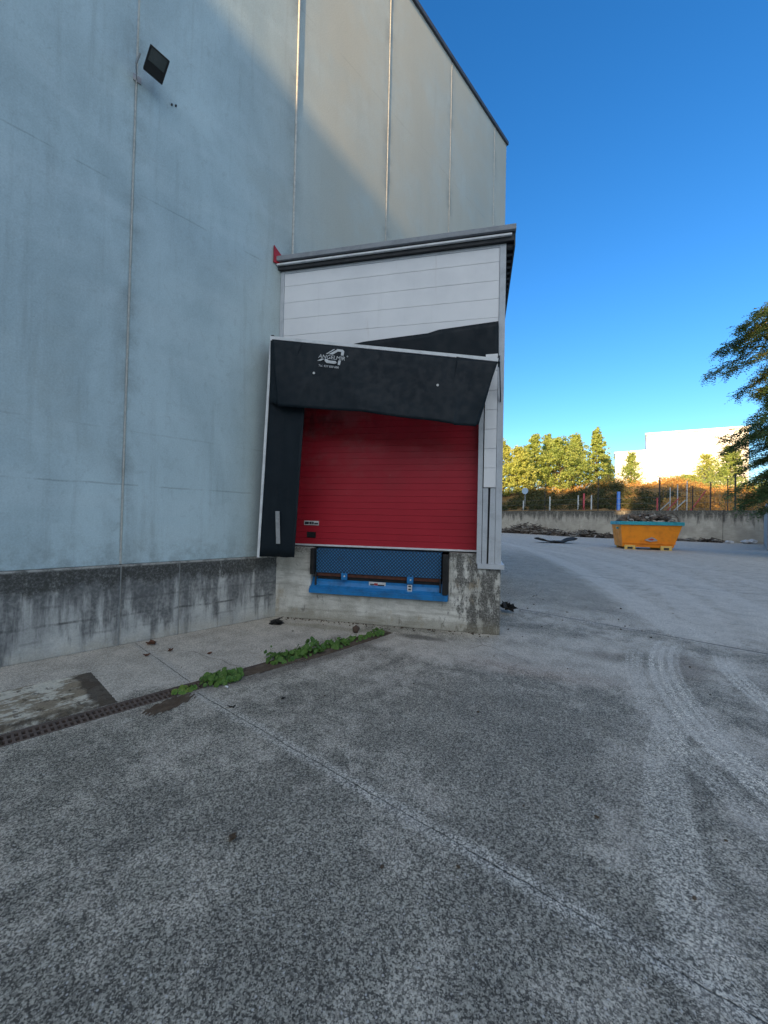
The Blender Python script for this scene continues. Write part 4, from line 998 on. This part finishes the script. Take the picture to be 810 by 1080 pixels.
p = wpos(769, -3.); MB().lump((0, 0, .12), .22, (1.5, 1, .6), 5, .3, 2).build('bag', MT['bag'], label='flat pale bag lying right of the scattered debris', cat='bag', loc=(p.x, p.y, 0))

# ================================================================== WHITE BUILDINGS FAR BEHIND
def wbuild(P, Q, dep, z1a, z1b, label, dashes):
    P, Q = Vector(P), Vector(Q); dv = Q-P; Lb = dv.length; e = empty('industrial_building', (P.x, P.y, 0), math.atan2(dv.y, dv.x), label=label, cat='building')
    m = MB(); pts = [(0, 0), (Lb, 0), (Lb, z1b), (0, z1a)]; m.prism(pts, 0, dep); m.build('wall', MT['white'], e)
    MB().prism([(-.3, z1a+.003), (Lb+.3, z1b+.003), (Lb+.3, z1b+.4), (-.3, z1a+.4)], -.3, dep+.3).build('roof_edge', MT['white'], e)
    for a, c, za, zb in dashes: MB().box(a, c, -.05, -.01, za, zb).build('dark_dash', MT['dark'], e)  # thin dark dashes set just proud of the facade
wbuild((-19.99, 117.1), (-1.2, 120.3), 35, 23.9, 23.7, 'large white sunlit industrial building beyond the trees', ((7.5, 11.2, 12.6, 13.1), (9.8, 11.6, 15.3, 15.6)))
wbuild((-28.25, 123.2), (-20.5, 124.9), 12, 20.8, 21.0, 'lower white building left of the large white one', ())

# ================================================================== TREES
def leaf_cloud(centers, radii, n, ls, r, asp=.5, droop=.0, flat_=1.0, shell=.55):
    """n leaf quads spread through ellipsoidal clumps (numpy)"""
    k = r.integers(0, len(centers), n); C_ = centers[k]; Rr = radii[k]
    d = r.normal(size=(n, 3)); d /= np.linalg.norm(d, axis=1)[:, None]
    q = (shell+(1-shell)*r.random(n))[:, None]*np.where(r.random((n, 1)) < .75, 1, r.random((n, 1)))
    P = C_+d*Rr*q
    nrm = d*.6+r.normal(size=(n, 3))*.55; nrm[:, 2] = nrm[:, 2]*flat_+.25; nrm /= np.linalg.norm(nrm, axis=1)[:, None]
    a = np.cross(nrm, r.normal(size=(n, 3))); a[:, 2] -= droop; a /= np.linalg.norm(a, axis=1)[:, None]; c = np.cross(nrm, a)
    s = (ls*(.6+.8*r.random(n)))[:, None]
    V = np.stack([P-a*s, P+c*s*asp, P+a*s, P-c*s*asp], 1).reshape(-1, 3)
    F = np.arange(4*n).reshape(-1, 4); return V, F
def tree(loc, H, Rr, seed, mat, label, group=None, nl=9000, ls=.22, conical=.5, base=.12, cat='tree', name='tree', ncl=60):
    r = np.random.default_rng(seed); e = empty(name, loc, label=label, cat=cat, group=group)
    m = MB(); cl = []; rad = []
    p = Vector((0, 0, -.4)); N = 7; pts = [p]
    for i in range(1, N+1): pts.append(Vector((r.normal()*.02*H*i/N, r.normal()*.02*H*i/N, H*.93*i/N)))
    tw = H*.020
    for i in range(N): m.tube(pts[i], pts[i+1], tw*(1-i/N*.85), tw*(1-(i+1)/N*.85), n=7, cap=False)
    for k in range(ncl):
        t_ = base+(1-base)*(k+.5)/ncl; i = min(N-1, int(t_*N)); o = pts[i].lerp(pts[i+1], t_*N-i)
        env = Rr*((1-t_)**conical*.9+.12)*min(1, (t_-base)*5+.45); a = r.random()*6.28; L_ = env*(.35+.65*r.random())
        q = o+Vector((math.cos(a)*L_, math.sin(a)*L_, L_*(.25+.4*r.random()))); 
        m.tube(o, q, tw*.32*(1-t_*.6), tw*.06, n=5, cap=False)
        for f_ in (.55, .85, 1.05):
            c = o.lerp(q, f_); cl.append(tuple(c+Vector(tuple(r.normal(size=3)*.05*Rr)))); s_ = Rr*(.09+.10*r.random())*(1-.45*t_); rad.append((s_, s_, s_*.75))
    m.build('trunk', MT['bark'], e)
    V, F = leaf_cloud(np.array(cl), np.array(rad), nl, ls, r)
    mesh_np('crown', V, F, MT[mat], e); return e
MT['lf_a'] = mat_leaf('autumn_leaf_green', (.31, .42, .11), (.42, .50, .14), (.55, .56, .18), .35, .5)
MT['lf_b'] = mat_leaf('autumn_leaf_yellow', (.47, .52, .13), (.56, .56, .16), (.36, .46, .12), .3, .45)
MT['lf_c'] = mat_leaf('orange_brush_leaf', (.58, .29, .08), (.66, .38, .11), (.34, .32, .10), .4, .35)
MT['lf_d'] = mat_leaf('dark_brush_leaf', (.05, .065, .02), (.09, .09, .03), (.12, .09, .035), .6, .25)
MT['lf_big'] = mat_leaf('dark_green_leaf', (.10, .18, .065), (.15, .23, .08), (.28, .20, .09), .8, .4)
def ray_pt(u, v, dep): q = fwd+right*((u-405)/425)+down*((v-540)/425); return Vector((0, 0, 1.6))+q*dep
G = 'sunlit trees on the bank'
specs = [(531, 462, 74, 4.2, 'lf_b', 'slim yellow tree partly hidden by the dock corner'),
         (548, 470, 72, 4.4, 'lf_b', 'low bright yellow tree beside the slim one near the dock'),
         (562, 456, 76, 4.2, 'lf_a', 'pointed green and yellow tree, second peak from the dock'),
         (578, 456, 80, 4.2, 'lf_a', 'narrow feathery tree just left of the widest crown'),
         (592, 461, 75, 5.2, 'lf_a', 'widest full olive crown in the row of bank trees'),
         (606, 456, 78, 4.6, 'lf_a', 'tall dense crown right of the widest one'),
         (629, 449, 77, 3.8, 'lf_a', 'tallest spire shaped tree, separate at the right of the row'),
         (641, 480, 84, 2.6, 'lf_a', 'small greyish tree at the foot of the tall spire'),
         (666, 476, 86, 3.6, 'lf_a', 'small thin tree before the lower white building'),
         (745, 478, 88, 4.6, 'lf_b', 'loose yellow green tree in front of the large white building'),
         (724, 502, 80, 3.0, 'lf_b', 'low yellow tree under the white facade'),
         (770, 470, 74, 4.0, 'lf_a', 'olive tree behind the fence beside the big dark tree')]
for i, (u, v, dep, rr_, mt_, lbl) in enumerate(specs):
    T = ray_pt(u, v, dep); B = Vector((T.x, T.y)); d_ = (B-WA).dot(wn); s_ = (B-WA).dot(wd); z0 = bank_z(s_, max(0, d_))
    tree((T.x, T.y, z0), T.z-z0, rr_, 20+i, mt_, lbl, G, 11500 if u < 640 else (3600 if u in (666, 745) else 6000), .17, .95 if u != 592 else .6, base=.03 if u < 650 else .1, ncl=170)
# brush and dry grass clumps on the bank
def brush(name, n, smin, smax, dmin, dmax, hs, mat, seed, label, nl, ls=.16):
    r = np.random.default_rng(seed); cl = []; rad = []
    for k in range(n):
        s_ = r.uniform(smin, smax); d_ = r.uniform(dmin, dmax); p = WA+wd*s_+wn*(d_+.3); h = hs*(.4+r.random())
        cl.append((p.x, p.y, bank_z(s_, d_)+h*.3)); rad.append((h*1.3, h*1.3, h))
    V, F = leaf_cloud(np.array(cl), np.array(rad), nl, ls, r, .3); return mesh_np(name, V, F, MT[mat], label=label, cat='brush', kind='stuff')
s0, s1 = along(515), along(802)
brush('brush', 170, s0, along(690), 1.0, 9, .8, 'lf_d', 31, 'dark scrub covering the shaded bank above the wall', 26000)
brush('brush', 130, s0, s1, 11, 24, .85, 'lf_c', 32, 'orange brown dry brush along the sunlit top of the bank', 22000)
brush('brush', 90, along(685), s1+6, 2, 12, .75, 'lf_c', 33, 'golden dry weeds behind the fence right of the skip', 16000)
brush('brush', 12, along(580), along(610), 11, 13, 1.3, 'lf_d', 35, 'dark green shrub at the top of the bank below the trees', 4000)
brush('brush', 10, s0, along(545), 9, 13, 1.2, 'lf_d', 36, 'dark shrub beside the round sign near the dock', 3000)
brush('brush', 50, along(640), s1+10, 24, 40, 1.7, 'lf_a', 34, 'green yellow bushes below the white buildings', 16000, .2)

# big dark tree at the right edge: tiers of drooping branches with feathered leaves
def big_tree():
    r = np.random.default_rng(77); base = Vector((2.8, 31.2, 0)); e = empty('tree', tuple(base), label='big dark green tree with drooping feathery branches at the right edge', cat='tree')
    m = MB(); tw = .24
    pts = [Vector((0, 0, -.3)), Vector((.1, -.1, 2.5)), Vector((-.05, .1, 5.5)), Vector((.2, 0, 8.5)), Vector((.1, .1, 11.5)), Vector((.2, 0, 14.5))]
    for i in range(5): m.tube(pts[i], pts[i+1], tw*(1-i*.17), tw*(1-(i+1)*.17), n=9, cap=False)
    L0 = []; nb = 200; tot = 0
    Vs = []
    for k in range(nb):
        t_ = .16+.84*k/nb; zz = 14.3*t_; o = Vector((.05, 0, zz)); a = r.random()*6.28
        # uneven outline: tiers bulge at some heights and leave gaps at others
        env = float(np.interp(zz, [2, 3, 4.5, 6.5, 7.6, 8.8, 10, 11.2, 12.5, 14.3], [3.4, 4.3, 4.9, 5.0, 4.2, 3.2, 4.4, 5.4, 4.6, 2.2])); L_ = env*(.5+.52*r.random())
        q1 = o+Vector((math.cos(a)*L_*.55, math.sin(a)*L_*.55, L_*.22)); q2 = o+Vector((math.cos(a+.1)*L_, math.sin(a+.1)*L_, L_*.10-.12*L_))
        m.tube(o, q1, .06*(1.2-t_), .035*(1.2-t_), n=5, cap=False); m.tube(q1, q2, .035*(1.2-t_), .008, n=4, cap=False)
        for j in range(24):
            f_ = .18+.86*j/24; b_ = (o.lerp(q1, f_/.55) if f_ < .55 else q1.lerp(q2, min(1, (f_-.55)/.45)))
            for w_ in range(8):
                # a twig of leaflets leaving the branch sideways and drooping
                an = a+r.choice([-1, 1])*(.5+.9*r.random()); tl = (.35+.45*r.random()); d_ = np.array([math.cos(an), math.sin(an), -.25+.35*r.normal()*.8]); d_ /= np.linalg.norm(d_)
                c0 = np.array(b_)+r.normal(size=3)*np.array([.10, .10, .10])
                nl = 11; tt = (np.arange(nl)+.5)/nl
                P = c0+d_*(tt*tl)[:, None]+np.array([0, 0, -1])*((tt**2)*.16)[:, None]
                sd_ = np.cross(d_, [0, 0, 1]); sd_ /= np.linalg.norm(sd_)+1e-6; sgn = np.where(np.arange(nl) % 2 == 0, 1, -1)[:, None]
                lf = sd_*sgn*.85+d_*.35+r.normal(size=(nl, 3))*.22; lf /= np.linalg.norm(lf, axis=1)[:, None]
                nr = np.cross(lf, d_)+r.normal(size=(nl, 3))*.3; cw = np.cross(nr, lf); cw /= np.linalg.norm(cw, axis=1)[:, None]
                s = (.17*(.7+.5*r.random(nl))*(1-.4*tt))[:, None]
                Vs.append(np.stack([P, P+lf*s*.5+cw*s*.24, P+lf*s, P+lf*s*.5-cw*s*.24], 1).reshape(-1, 3))
    m.build('trunk', MT['bark'], e); V = np.concatenate(Vs); F = np.arange(len(V)).reshape(-1, 4); mesh_np('crown', V, F, MT['lf_big'], e)
big_tree()
